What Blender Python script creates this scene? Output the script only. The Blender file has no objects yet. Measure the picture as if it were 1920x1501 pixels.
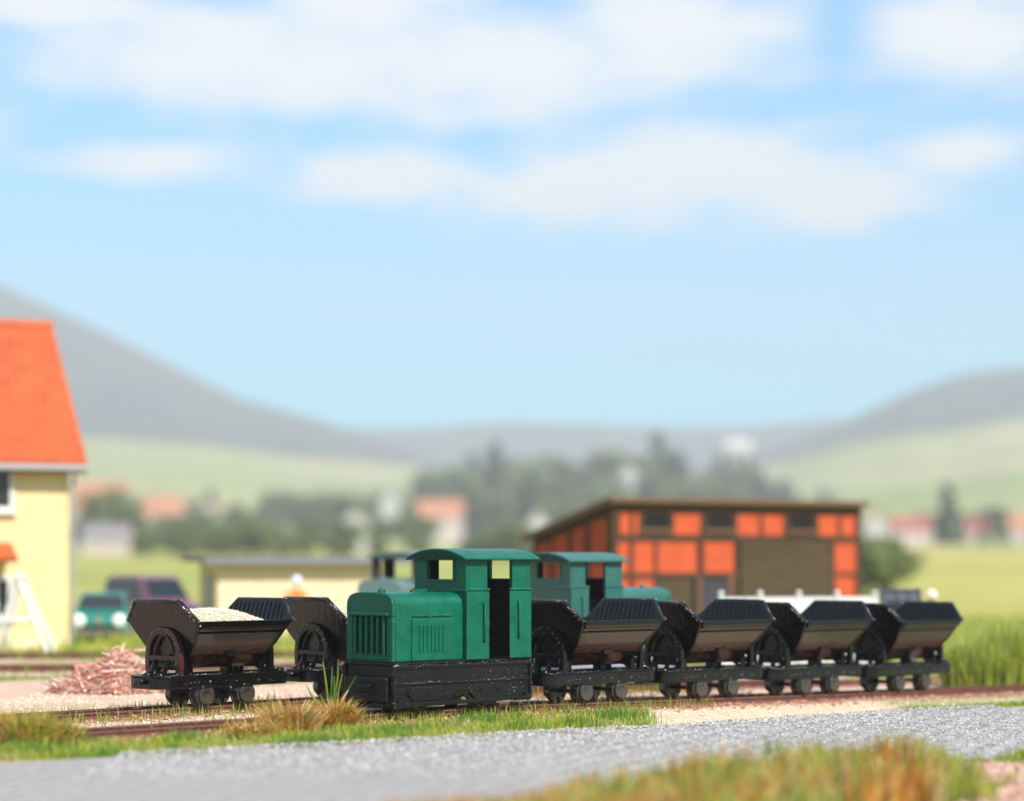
import bpy, math, random
from mathutils import Vector, Matrix, noise as mnoise

R = math.radians
random.seed(7)
C = bpy.context.scene.collection
scene = bpy.context.scene

# ------------------------------------------------------------------ camera
F = 4300.0                      # focal length in photo pixels (photo is 1920 wide)
CAMH = 2.4                      # camera height above the rail tops
HOR = 1045.0                    # horizon row in the photo
cam_d = bpy.data.cameras.new('camera')
cam = bpy.data.objects.new('camera', cam_d)
C.objects.link(cam)
cam.location = (0, 0, CAMH)
cam.rotation_euler = (R(90), 0, 0)
cam_d.sensor_width = 36
cam_d.lens = 36 * F / 1920
cam_d.shift_y = (HOR - 750.5) / 1920
cam_d.clip_start = 0.5
cam_d.clip_end = 20000
cam_d.dof.use_dof = True
cam_d.dof.focus_distance = 36.8
cam_d.dof.aperture_fstop = (cam_d.lens / 1000) / 0.33
scene.camera = cam

# ------------------------------------------------------------------ world
SUN_EL, SUN_AZ = R(47), math.atan2(0.70, -0.71)
world = bpy.data.worlds.new('World')
scene.world = world
world.use_nodes = True


def build_world():
    nt = world.node_tree
    N, L = nt.nodes, nt.links
    N.clear()

    def math_n(op, a, b=None, c=None, clamp=False):
        n = N.new('ShaderNodeMath'); n.operation = op; n.use_clamp = clamp
        for i, v in enumerate((a, b, c)):
            if v is None: continue
            if isinstance(v, (int, float)): n.inputs[i].default_value = v
            else: L.new(v, n.inputs[i])
        return n.outputs[0]
    out = N.new('ShaderNodeOutputWorld')
    bg = N.new('ShaderNodeBackground')
    bg.inputs['Strength'].default_value = 0.115
    sky = N.new('ShaderNodeTexSky')
    sky.sky_type = 'NISHITA'
    sky.sun_disc = False
    sky.sun_elevation = SUN_EL
    sky.sun_rotation = SUN_AZ
    sky.air_density = 1.0
    sky.dust_density = 0.15
    sky.ozone_density = 2.2
    tint = N.new('ShaderNodeMix'); tint.data_type = 'RGBA'; tint.blend_type = 'MULTIPLY'
    tint.inputs[0].default_value = 1.0
    L.new(sky.outputs[0], tint.inputs[6])
    tint.inputs[7].default_value = (0.17, 0.86, 1.12, 1)
    tc = N.new('ShaderNodeTexCoord')
    sep = N.new('ShaderNodeSeparateXYZ')
    L.new(tc.outputs['Generated'], sep.inputs[0])
    x, y, z = sep.outputs
    # azimuth and elevation (radians) of the view direction
    az = math_n('ARCTAN2', x, y)
    hor = math_n('SQRT', math_n('ADD', math_n('MULTIPLY', x, x), math_n('MULTIPLY', y, y)))
    el = math_n('ARCTAN2', z, hor)
    comb = N.new('ShaderNodeCombineXYZ')
    L.new(math_n('MULTIPLY', az, 1.0), comb.inputs[0])
    L.new(math_n('MULTIPLY', el, 2.6), comb.inputs[1])
    n1 = N.new('ShaderNodeTexNoise'); n1.inputs['Scale'].default_value = 19; n1.inputs['Detail'].default_value = 9
    n1.inputs['Roughness'].default_value = 0.58
    L.new(comb.outputs[0], n1.inputs['Vector'])
    nz = math_n('SUBTRACT', n1.outputs[0], 0.5)
    n2 = N.new('ShaderNodeTexNoise'); n2.inputs['Scale'].default_value = 4.2; n2.inputs['Detail'].default_value = 3
    L.new(comb.outputs[0], n2.inputs['Vector'])

    def blob(a0, e0, ra, re):
        u = math_n('DIVIDE', math_n('SUBTRACT', az, a0), ra)
        v = math_n('DIVIDE', math_n('SUBTRACT', el, e0), re)
        d = math_n('SQRT', math_n('ADD', math_n('MULTIPLY', u, u), math_n('MULTIPLY', v, v)))
        return math_n('SUBTRACT', 1.0, d)
    blobs = [(-.115, .212, .110, .025), (-.01, .212, .105, .027), (.070, .222, .062, .026), (-.06, .236, .06, .02),
             (.195, .222, .047, .027), (.25, .226, .05, .025),
             (.075, .164, .082, .026), (.135, .158, .050, .020), (.030, .160, .060, .019), (-.045, .164, .060, .015),
             (-.150, .168, .05, .009), (.195, .172, .045, .010), (-.30, .19, .08, .02), (.36, .17, .09, .02), (-.20, .232, .05, .012)]
    m = None
    for b in blobs:
        o = blob(*b)
        m = o if m is None else math_n('SMOOTH_MAX', m, o, 0.25)
    # the same weather goes on outside the frame
    far = math_n('MULTIPLY', math_n('SUBTRACT', n2.outputs[0], 0.50), 3.4)
    rest = math_n('ADD', math_n('MULTIPLY', math_n('SUBTRACT', math_n('ABSOLUTE', az), 0.30), 3.0, None, True),
                  math_n('MULTIPLY', math_n('SUBTRACT', el, 0.27), 5.0, None, True), None, True)
    far = math_n('SUBTRACT', math_n('MULTIPLY', far, rest), math_n('MULTIPLY', math_n('SUBTRACT', 1.0, rest), 1.0))
    m = math_n('MAXIMUM', m, far)
    m = math_n('ADD', m, math_n('MULTIPLY', nz, 2.0))
    mr = N.new('ShaderNodeMapRange'); mr.interpolation_type = 'SMOOTHSTEP'
    L.new(m, mr.inputs[0])
    mr.inputs[1].default_value = -0.38; mr.inputs[2].default_value = 0.72
    mr.inputs[3].default_value = 0.0; mr.inputs[4].default_value = 0.90
    mix = N.new('ShaderNodeMix'); mix.data_type = 'RGBA'
    L.new(mr.outputs[0], mix.inputs[0])
    L.new(tint.outputs[2], mix.inputs[6])
    mix.inputs[7].default_value = (5.9, 5.8, 5.65, 1)
    L.new(mix.outputs[2], bg.inputs[0])
    L.new(bg.outputs[0], out.inputs[0])


build_world()

sun_d = bpy.data.lights.new('sun', 'SUN')
sun_d.energy = 5.0
sun_d.angle = R(0.55)
sun_d.color = (1.0, 0.955, 0.88)
sun = bpy.data.objects.new('sun', sun_d)
C.objects.link(sun)
sd = Vector((math.sin(SUN_AZ) * math.cos(SUN_EL), math.cos(SUN_AZ) * math.cos(SUN_EL), math.sin(SUN_EL)))
sun.rotation_euler = sd.to_track_quat('Z', 'Y').to_euler()
sun.location = (20, -20, 40)

scene.view_settings.view_transform = 'Standard'
scene.view_settings.look = 'None'
scene.view_settings.exposure = 0.76
scene.view_settings.gamma = 1
scene.render.engine = 'CYCLES'
scene.cycles.use_denoising = True
scene.cycles.max_bounces = 6
scene.cycles.volume_bounces = 0
scene.cycles.sample_clamp_indirect = 6


# ------------------------------------------------------------------ helpers
def P(px, row, d):
    """photo pixel at depth d -> world point"""
    return Vector(((px - 960) / F * d, d, CAMH + (HOR - row) / F * d))


TH = R(45.5)
U = Vector((math.sin(TH), math.cos(TH), 0))      # along the tracks
NN = Vector((-math.cos(TH), math.sin(TH), 0))    # across, away from the camera
YAW = math.atan2(U.y, U.x)


def drop(x):
    return -0.028 * min(max(x, 0.0), 12.0)


def sn(s, n, z=0.0):
    p = U * s + NN * n
    return Vector((p.x, p.y, z + drop(p.x)))


def to_sn(x, y):
    return x * U.x + y * U.y, x * NN.x + y * NN.y


def smooth(a, b, x):
    t = min(max((x - a) / (b - a), 0), 1)
    return t * t * (3 - 2 * t)


def lerp_tab(tab, x):
    if x <= tab[0][0]: return tab[0][1]
    for (x0, v0), (x1, v1) in zip(tab, tab[1:]):
        if x <= x1:
            t = (x - x0) / (x1 - x0)
            t = t * t * (3 - 2 * t)
            return v0 + (v1 - v0) * t
    return tab[-1][1]


def lerp_lin(tab, x):
    if x <= tab[0][0]: return tab[0][1]
    for (x0, v0), (x1, v1) in zip(tab, tab[1:]):
        if x <= x1: return v0 + (v1 - v0) * (x - x0) / (x1 - x0)
    return tab[-1][1]


MATS = {}


def mat(name, col, rough=0.7, spec=0.5, metal=0.0, bump=None, var=None, attr=False, coat=0.0, trans=None, layers=None, ribs=None):
    """procedural principled material. bump=(scale, strength, distance[, detail]); var=(scale, colour2, low, high)"""
    if name in MATS: return MATS[name]
    m = bpy.data.materials.new(name)
    m.use_nodes = True
    nt = m.node_tree
    N, L = nt.nodes, nt.links
    b = N['Principled BSDF']
    b.inputs['Roughness'].default_value = rough
    b.inputs['Specular IOR Level'].default_value = spec
    b.inputs['Metallic'].default_value = metal
    b.inputs['Coat Weight'].default_value = coat
    b.inputs['Coat Roughness'].default_value = 0.15
    tc = N.new('ShaderNodeTexCoord')
    src = None
    if attr:
        a = N.new('ShaderNodeVertexColor'); a.layer_name = 'Col'
        src = a.outputs[0]
    else:
        b.inputs['Base Color'].default_value = (*col, 1)
    if var:
        sc, c2, lo, hi = var
        n = N.new('ShaderNodeTexNoise'); n.inputs['Scale'].default_value = sc; n.inputs['Detail'].default_value = 6
        n.inputs['Roughness'].default_value = 0.62
        L.new(tc.outputs['Object'], n.inputs['Vector'])
        mr = N.new('ShaderNodeMapRange'); mr.inputs[1].default_value = lo; mr.inputs[2].default_value = hi
        L.new(n.outputs[0], mr.inputs[0])
        mx = N.new('ShaderNodeMix'); mx.data_type = 'RGBA'
        L.new(mr.outputs[0], mx.inputs[0])
        if src is not None:
            L.new(src, mx.inputs[6])
            mul = N.new('ShaderNodeMix'); mul.data_type = 'RGBA'; mul.blend_type = 'MULTIPLY'; mul.inputs[0].default_value = 1
            L.new(src, mul.inputs[6]); mul.inputs[7].default_value = (*c2, 1)
            L.new(mul.outputs[2], mx.inputs[7])
        else:
            mx.inputs[6].default_value = (*col, 1); mx.inputs[7].default_value = (*c2, 1)
        src = mx.outputs[2]
    if src is not None: L.new(src, b.inputs['Base Color'])
    last = None
    if layers:      # fine horizontal print layers
        w = N.new('ShaderNodeTexWave'); w.bands_direction = 'Z'
        w.inputs['Scale'].default_value = layers[0]; w.inputs['Distortion'].default_value = 1.2
        w.inputs['Detail'].default_value = 2; w.inputs['Detail Scale'].default_value = 1.5
        L.new(tc.outputs['Object'], w.inputs['Vector'])
        bp = N.new('ShaderNodeBump'); bp.inputs['Strength'].default_value = layers[1]; bp.inputs['Distance'].default_value = 0.01
        L.new(w.outputs['Fac'], bp.inputs['Height'])
        last = bp
    if ribs:
        w = N.new('ShaderNodeTexWave'); w.bands_direction = 'X'
        mp = N.new('ShaderNodeMapping'); mp.inputs['Rotation'].default_value = (0, 0, R(ribs[3]))
        L.new(tc.outputs['Object'], mp.inputs[0]); L.new(mp.outputs[0], w.inputs['Vector'])
        w.inputs['Scale'].default_value = ribs[0]; w.inputs['Distortion'].default_value = 2.5
        w.inputs['Detail'].default_value = 3; w.inputs['Detail Scale'].default_value = 2.0
        bp = N.new('ShaderNodeBump'); bp.inputs['Strength'].default_value = ribs[1]; bp.inputs['Distance'].default_value = ribs[2]
        L.new(w.outputs['Fac'], bp.inputs['Height'])
        last = bp
    if bump:
        n = N.new('ShaderNodeTexNoise'); n.inputs['Scale'].default_value = bump[0]
        n.inputs['Detail'].default_value = bump[3] if len(bump) > 3 else 3
        L.new(tc.outputs['Object'], n.inputs['Vector'])
        bp = N.new('ShaderNodeBump'); bp.inputs['Strength'].default_value = bump[1]; bp.inputs['Distance'].default_value = bump[2]
        L.new(n.outputs[0], bp.inputs['Height'])
        if last: L.new(last.outputs[0], bp.inputs['Normal'])
        last = bp
    if last: L.new(last.outputs[0], b.inputs['Normal'])
    if trans:       # thin leaf: some light comes through
        t = N.new('ShaderNodeBsdfTranslucent')
        if src is not None: L.new(src, t.inputs[0])
        else: t.inputs[0].default_value = (*col, 1)
        ms = N.new('ShaderNodeMixShader'); ms.inputs[0].default_value = trans
        L.new(b.outputs[0], ms.inputs[1]); L.new(t.outputs[0], ms.inputs[2])
        L.new(ms.outputs[0], N['Material Output'].inputs[0])
    MATS[name] = m
    return m


def link(o, parent=None):
    C.objects.link(o)
    if parent is not None: o.parent = parent
    return o


def tag(o, label=None, cat=None, group=None, kind=None):
    if label: o['label'] = label
    if cat: o['category'] = cat
    if group: o['group'] = group
    if kind: o['kind'] = kind
    return o


def empty(name, loc=(0, 0, 0), rz=0.0):
    o = bpy.data.objects.new(name, None)
    o.empty_display_size = 0.3
    C.objects.link(o)
    o.location = loc
    o.rotation_euler = (0, 0, rz)
    return o


def copy_tree(o, parent=None):
    c = o.copy()
    C.objects.link(c)
    c.parent = parent
    for ch in list(o.children):
        copy_tree(ch, c)
    return c


class MB:
    def __init__(self):
        self.v, self.f, self.c = [], [], []

    def add(self, vs, fs, col=None):
        o = len(self.v)
        self.v += [tuple(p) for p in vs]
        self.f += [tuple(i + o for i in f) for f in fs]
        self.c += [col] * len(fs)
        return self

    def box(self, x0, x1, y0, y1, z0, z1, M=None):
        vs = [Vector(p) for p in ((x0, y0, z0), (x1, y0, z0), (x1, y1, z0), (x0, y1, z0), (x0, y0, z1), (x1, y0, z1), (x1, y1, z1), (x0, y1, z1))]
        if M: vs = [M @ p for p in vs]
        return self.add(vs, [(0, 3, 2, 1), (4, 5, 6, 7), (0, 1, 5, 4), (1, 2, 6, 5), (2, 3, 7, 6), (3, 0, 4, 7)])

    def prism(self, poly, axis, a, b):
        """poly in the two other axes (x: (y,z), y: (x,z), z: (x,y)); extruded from a to b"""
        def mk(p, t):
            return {'x': (t, p[0], p[1]), 'y': (p[0], t, p[1]), 'z': (p[0], p[1], t)}[axis]
        n = len(poly)
        ar = sum(poly[i][0] * poly[(i + 1) % n][1] - poly[(i + 1) % n][0] * poly[i][1] for i in range(n))
        if (ar < 0) != (axis == 'y'): poly = poly[::-1]
        vs = [mk(p, a) for p in poly] + [mk(p, b) for p in poly]
        fs = [tuple(range(n))[::-1], tuple(range(n, 2 * n))] + [(i, (i + 1) % n, n + (i + 1) % n, n + i) for i in range(n)]
        if b < a: fs = [f[::-1] for f in fs]
        return self.add(vs, fs)

    def ring(self, outer, inner, axis, a, b):
        """plate with a hole: outer and inner outlines with the same number of points"""
        def mk(p, t):
            return {'x': (t, p[0], p[1]), 'y': (p[0], t, p[1]), 'z': (p[0], p[1], t)}[axis]
        n = len(outer)
        vs = [mk(p, a) for p in outer] + [mk(p, a) for p in inner] + [mk(p, b) for p in outer] + [mk(p, b) for p in inner]
        fs = []
        for i in range(n):
            j = (i + 1) % n
            fs += [(i, j, n + j, n + i), (2 * n + j, 2 * n + i, 3 * n + i, 3 * n + j), (j, i, 2 * n + i, 2 * n + j), (n + i, n + j, 3 * n + j, 3 * n + i)]
        return self.add(vs, fs)

    def tube(self, path, r, n=8, closed_ends=True):
        path = [Vector(p) for p in path]
        rs = r if isinstance(r, (list, tuple)) else [r] * len(path)
        vs, fs = [], []
        up = Vector((0, 0, 1))
        prev = None
        for i, p in enumerate(path):
            d = (path[min(i + 1, len(path) - 1)] - path[max(i - 1, 0)]).normalized()
            a = prev if prev is not None else (up.cross(d) if abs(d.z) < 0.95 else Vector((1, 0, 0)).cross(d))
            a = (a - d * a.dot(d)).normalized()
            prev = a
            b = d.cross(a)
            for k in range(n):
                t = 2 * math.pi * k / n
                vs.append(p + (a * math.cos(t) + b * math.sin(t)) * rs[i])
        for i in range(len(path) - 1):
            for k in range(n):
                fs.append((i * n + k, i * n + (k + 1) % n, (i + 1) * n + (k + 1) % n, (i + 1) * n + k))
        if closed_ends:
            fs.append(tuple(range(n))[::-1])
            fs.append(tuple(range((len(path) - 1) * n, len(path) * n)))
        return self.add(vs, fs)

    def lathe(self, prof, org=(0, 0, 0), axis='z', n=20):
        """prof: (radius, height) pairs along the axis"""
        org = Vector(org)
        vs, fs = [], []
        for r, h in prof:
            for k in range(n):
                t = 2 * math.pi * k / n
                a, b = r * math.cos(t), r * math.sin(t)
                vs.append(org + Vector({'z': (a, b, h), 'y': (b, h, a), 'x': (h, a, b)}[axis]))
        m = len(prof)
        for i in range(m - 1):
            for k in range(n):
                fs.append((i * n + k, i * n + (k + 1) % n, (i + 1) * n + (k + 1) % n, (i + 1) * n + k))
        fs.append(tuple(range(n))[::-1]); fs.append(tuple(range((m - 1) * n, m * n)))
        return self.add(vs, fs)

    def build(self, name, m, parent=None, bevel=0.0, seg=2, smooth=False):
        me = bpy.data.meshes.new(name)
        me.from_pydata(self.v, [], self.f)
        if any(c is not None for c in self.c):
            ca = me.color_attributes.new('Col', 'FLOAT_COLOR', 'CORNER')
            buf = []
            for f, c in zip(self.f, self.c):
                cc = (*(c or (0.5, 0.5, 0.5)), 1.0)
                buf += list(cc) * len(f)
            ca.data.foreach_set('color', buf)
        me.materials.append(m)
        o = bpy.data.objects.new(name, me)
        link(o, parent)
        if smooth:
            me.polygons.foreach_set('use_smooth', [True] * len(me.polygons))
        if bevel:
            md = o.modifiers.new('bevel', 'BEVEL')
            md.width = bevel; md.segments = seg; md.limit_method = 'ANGLE'; md.angle_limit = R(35)
            md.harden_normals = False
        return o


def wn(x, y, sc, seed=0.0):
    return mnoise.noise(Vector((x * sc + seed, y * sc - seed * 0.7, seed * 1.3)))


# ------------------------------------------------------------------ materials
M_green = mat('green_paint', (0.0, 0.115, 0.064), 0.27, 0.24, bump=(46, 0.6, 0.03, 3), var=(4, (0.0, 0.082, 0.047), 0.40, 0.68))
M_green_dull = mat('dull_green_paint', (0.020, 0.105, 0.082), 0.34, 0.45, bump=(34, 0.4, 0.02, 4), var=(3.0, (0.035, 0.125, 0.10), 0.4, 0.7))
M_black = mat('black_gloss', (0.003, 0.0028, 0.003), 0.13, 0.38, bump=(10, 0.20, 0.05, 3), layers=(12, 0.06), var=(2.4, (0.009, 0.0040, 0.003), 0.5, 0.75))
M_black2 = mat('black_metal', (0.003, 0.0029, 0.003), 0.14, 0.38, bump=(24, 0.4, 0.03, 3), var=(5, (0.009, 0.007, 0.006), 0.45, 0.75))
M_loco_frame = mat('black_frame_paint', (0.0045, 0.0043, 0.0045), 0.20, 0.30, bump=(48, 0.55, 0.03, 2), var=(4, (0.010, 0.008, 0.0065), 0.45, 0.75))
M_grey_frame = mat('grey_frame_paint', (0.30, 0.30, 0.36), 0.45, 0.5, bump=(60, 0.5, 0.015))
M_tub = mat('brownish_black_gloss', (0.012, 0.0068, 0.005), 0.15, 0.75, bump=(9, 0.16, 0.05, 3), layers=(12, 0.07), var=(2.0, (0.030, 0.013, 0.009), 0.45, 0.72))  # brown tint also carries the ground's reflection in the tub sides
M_rim = mat('black_rim_rough', (0.004, 0.0038, 0.004), 0.15, 0.55, bump=(20, 0.9, 0.05, 6))
M_rust = mat('rust_brown_paint', (0.055, 0.010, 0.007), 0.3, 0.4, bump=(45, 0.6, 0.02, 4), var=(9, (0.02, 0.010, 0.008), 0.5, 0.68))
M_wheel = mat('wheel_steel', (0.050, 0.042, 0.034), 0.18, 0.7, bump=(18, 0.3, 0.02, 4), var=(8, (0.009, 0.008, 0.007), 0.45, 0.7))  # beige reflection on the wheel discs is mixed into the base colour
M_green_pale = mat('pale_green_paint', (0.10, 0.17, 0.16), 0.3, 0.5, bump=(30, 0.3, 0.02), var=(3, (0.13, 0.20, 0.19), 0.4, 0.7))
M_dark_cab = mat('shaded_cab_brown', (0.035, 0.028, 0.024), 0.6, 0.4, bump=(30, 0.4, 0.02))  # shade on the third locomotive's cab is put into this brown
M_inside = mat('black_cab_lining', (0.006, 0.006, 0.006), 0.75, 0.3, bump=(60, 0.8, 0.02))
M_load = mat('cream_granules', (0.74, 0.66, 0.50), 0.6, attr=True, bump=(20, 0.3, 0.02))
M_rail = mat('rusty_rail', (0.155, 0.060, 0.040), 0.55, 0.4, bump=(26, 0.5, 0.02), var=(7, (0.075, 0.030, 0.022), 0.45, 0.7))
M_sleeper = mat('sleeper_wood', (0.10, 0.055, 0.035), 0.75, 0.3, bump=(20, 0.6, 0.03), var=(6, (0.17, 0.085, 0.05), 0.4, 0.7))
M_stone = mat('stones', (0.4, 0.3, 0.2), 0.7, 0.35, attr=True, bump=(30, 0.3, 0.02))
M_blade = mat('grass_blades', (0.2, 0.3, 0.05), 0.5, 0.35, attr=True, trans=0.35)
M_leaf = mat('leaves', (0.06, 0.1, 0.03), 0.6, 0.3, attr=True, trans=0.4)
M_bark = mat('bark', (0.10, 0.075, 0.055), 0.9, 0.2, bump=(6, 0.6, 0.1))
M_ground = mat('ground', (0.2, 0.2, 0.1), 0.95, 0.2, attr=True, var=(0.06, (0.72, 0.80, 0.66), 0.4, 0.65), bump=(0.4, 0.4, 0.6))
M_yard = mat('yard_soil', (0.5, 0.4, 0.3), 0.9, 0.25, attr=True, var=(11, (0.70, 0.66, 0.62), 0.42, 0.66), bump=(16, 0.8, 0.07, 6))
M_road = mat('road_gravel', (0.37, 0.35, 0.335), 0.9, 0.2, var=(26, (0.20, 0.185, 0.175), 0.46, 0.66), bump=(24, 0.9, 0.05, 6), ribs=(0.9, 0.6, 0.06, 20))


# ------------------------------------------------------------------ terrain
def row_h(row, y):
    return CAMH + (HOR - row) / F * y


HILL_L = [(-900, 470), (-500, 430), (-200, 480), (0, 552), (150, 612), (300, 682), (450, 752), (600, 792), (700, 828), (800, 862), (900, 930), (1100, 1000)]
HILL_R = [(1100, 1000), (1350, 880), (1480, 838), (1600, 788), (1700, 745), (1800, 714), (1900, 703), (2050, 708), (2300, 740), (2700, 690), (3200, 760)]
MEADOW = [(-600, 880), (0, 850), (180, 832), (300, 840), (600, 868), (760, 880), (900, 930), (1250, 940), (1420, 880), (1600, 838), (1750, 815), (1920, 792), (2400, 780)]


FARK = 2.5                      # the valley's real distances beyond 100 m


def far_d(d):
    return d if d <= 100 else 100 + (d - 100) * FARK


def H(x, y):
    r = math.hypot(x, y)
    if r <= 100: return Hs(x, y)
    q = (100 + (r - 100) / FARK) / r
    return CAMH + (Hs(x * q, y * q) - CAMH) / q


def Hs(x, y):
    r = math.hypot(x, y)
    base = -0.15 + drop(x)
    if r < 90: return base - 0.07 * (1 - smooth(58, 66, y)) if y > 0 else base - 0.07
    phi = math.atan2(x, y)
    if abs(phi) < 0.62:
        px = 960 + math.tan(phi) * F
        w = 1 - smooth(0.45, 0.62, abs(phi))
    else:
        px = 960 + math.copysign(math.tan(0.62), phi) * F
        w = 0.0
    gen = 0.045 + 0.02 * math.sin(3 * phi + 1) + 0.012 * math.sin(7 * phi)
    yy = r
    # gentle fields, then meadow slopes
    mtop = row_h(lerp_tab(MEADOW, px), 1250) * w + (1 - w) * gen * 1250 * 0.8
    t = min(max((r - 110) / (1250 - 110), 0), 1)
    z = base * (1 - smooth(90, 300, r)) + mtop * (0.08 * t + 0.92 * t ** 2.2) + 1.1 * smooth(150, 320, r)
    lump = (wn(x, y, 0.006, 3) * 3.5 + wn(x, y, 0.02, 9) * 1.2) * smooth(250, 500, r)
    z += lump
    if r > 1250:
        hl = row_h(lerp_lin(HILL_L, px), 1750)
        hr = row_h(lerp_lin(HILL_R, px), 1750)
        near = max(hl, hr) * w + (1 - w) * gen * 1750
        fr = (row_h(797 + 6 * math.sin(px * 0.011), 2100)) * w + (1 - w) * gen * 2100
        b1 = mtop + (max(near, mtop * 0.9) - mtop) * smooth(1250, 1750, r)
        b1 = b1 * (1 - 0.5 * smooth(1780, 2100, r))
        b2 = fr * smooth(1760, 2090, r)
        z = max(b1 + lump, b2)
        z += wn(x, y, 0.012, 20) * 2.2
    return z


def field_col(x, y, r):
    phi = math.atan2(x, y)
    # patchwork of fields in rotated coordinates
    a = x * 0.94 + y * 0.18 + wn(x, y, 0.004, 5) * 40
    b = -x * 0.10 + y + wn(x, y, 0.004, 15) * 30
    i, j = math.floor(a / 95), math.floor(b / 70)
    h = random.Random(i * 7919 + j * 104729 + 11).random()
    pal = [(0.30, 0.32, 0.10), (0.22, 0.27, 0.08), (0.38, 0.35, 0.15), (0.27, 0.30, 0.10), (0.45, 0.38, 0.19), (0.33, 0.33, 0.11)]
    return pal[int(h * len(pal)) % len(pal)]


def build_ground():
    mb_v, mb_f, cols = [], [], []
    radii = [0.01, 8, 16, 24, 32, 40, 48, 54, 58, 62, 66, 70, 76, 84, 92, 100, 110, 122, 136, 152, 170, 190, 215, 240, 270, 300, 330, 360, 400, 440, 480, 520,
             560, 600, 650, 700, 750, 800, 850, 900, 950, 1000, 1060, 1120, 1180, 1250, 1320, 1400, 1480, 1560, 1640, 1700, 1750, 1800, 1860, 1920, 1980, 2040, 2100, 2180]
    angs = []
    a = -math.pi
    while a < math.pi - 1e-6:
        angs.append(a)
        a += R(0.33) if abs(a) < 0.42 else R(3)
    na = len(angs)
    for r in radii:
        for a in angs:
            R_ = far_d(r)
            x, y = r * math.sin(a), r * math.cos(a)
            mb_v.append((R_ * math.sin(a), R_ * math.cos(a), H(R_ * math.sin(a), R_ * math.cos(a))))
            n = wn(x, y, 0.03, 2)
            if r > 1260: c = (0.075 + 0.025 * n, 0.090 + 0.025 * n, 0.065)  # hill colour lightened to stand in for part of the haze
            elif r > 330:
                c = field_col(x, y, r)
            elif r > 100:
                t = smooth(-0.4, 0.4, wn(x * 0.35, y, 0.05, 8))
                g1, g2 = (0.29, 0.30, 0.060), (0.46, 0.37, 0.10)
                k = t * 0.5 + 0.5 * smooth(0, 25, x)
                c = tuple(g1[q] * (1 - k) + g2[q] * k for q in range(3))
            else:
                k = 0.5 + 0.5 * n
                c = (0.25 + 0.08 * k, 0.28 + 0.05 * k, 0.05)
            cols.append((*c, 1))
    nr = len(radii)
    for i in range(nr - 1):
        for k in range(na):
            k2 = (k + 1) % na
            mb_f.append((i * na + k, (i + 1) * na + k, (i + 1) * na + k2, i * na + k2))
    me = bpy.data.meshes.new('ground')
    me.from_pydata(mb_v, [], [f[::-1] for f in mb_f])
    ca = me.color_attributes.new('Col', 'FLOAT_COLOR', 'POINT')
    ca.data.foreach_set('color', [q for c in cols for q in c])
    me.materials.append(M_ground)
    me.polygons.foreach_set('use_smooth', [True] * len(me.polygons))
    o = link(bpy.data.objects.new('ground', me))
    tag(o, kind='structure')


build_ground()

N1, N2 = 26.97, 30.30           # the two tracks' distances across


def road_far(x):    # depth of the road's far edge at x
    return lerp_lin([(-40, 6), (-6.43, 28.6), (-1.91, 31.4), (0, 32.9), (2.4, 35.3), (4.87, 38.4), (7.1, 41.0), (9.73, 43.5), (30, 62)], x)


def road_near(x):
    return lerp_lin([(-40, -6.0), (-6, 17.6), (-0.6, 22.4), (1.4, 25.2), (3.7, 27.9), (7.0, 30.8), (10, 33.4), (30, 48)], x)


def yard_z(x, y):
    s, n = to_sn(x, y)
    z = -0.15 + drop(x)
    for nn in (N1, N2):
        z += 0.035 * (1 - smooth(0.45, 1.1, abs(n - nn)))
    z += 0.02 * wn(x, y, 1.3, 4) + 0.012 * wn(x, y, 4.5, 7)
    if y < road_near(x): z += 0.12 * smooth(0, 1.6, road_near(x) - y)
    return z


def yard_col(x, y):
    s, n = to_sn(x, y)
    k = wn(x, y, 0.55, 31)
    k2 = wn(x, y, 1.7, 12)
    sand = (0.60 + 0.06 * k2, 0.48 + 0.05 * k2, 0.36 + 0.05 * k2)
    grass = (0.20, 0.25, 0.05)
    red = (0.33, 0.135, 0.085)
    soil = (0.40, 0.33, 0.15)
    c = sand

    def mixc(a, b, t):
        return tuple(a[i] * (1 - t) + b[i] * t for i in range(3))
    if n > N2 + 0.8:
        c = mixc(c, (0.60, 0.41, 0.31), smooth(-0.3, 0.3, k))
        c = mixc(c, grass, smooth(0.12, 0.35, wn(x, y, 0.28, 50)))
        c = mixc(c, (0.24, 0.27, 0.05), smooth(55.5, 58, y + 2 * k))
        c = mixc(c, (0.26, 0.28, 0.05), smooth(6.5, 9.0, x + k * 1.5))
    if n < N1 - 0.6:
        c = mixc((0.70, 0.55, 0.38), soil, 1 - smooth(1.6, 2.6, x + 0.4 * k))
        c = mixc(c, grass, smooth(6.6, 7.4, x) * 0.6)
    for nn in (N1, N2):
        c = mixc(c, mixc(red, (0.40, 0.24, 0.16), smooth(0.0, 0.5, k2)), 1 - smooth(0.5, 0.95, abs(n - nn) + 0.15 * k2))
    if y < road_near(x) + 0.1:
        c = mixc((0.30, 0.22, 0.10), (0.36, 0.17, 0.12), smooth(4.6, 5.6, x))
    return c


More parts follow.
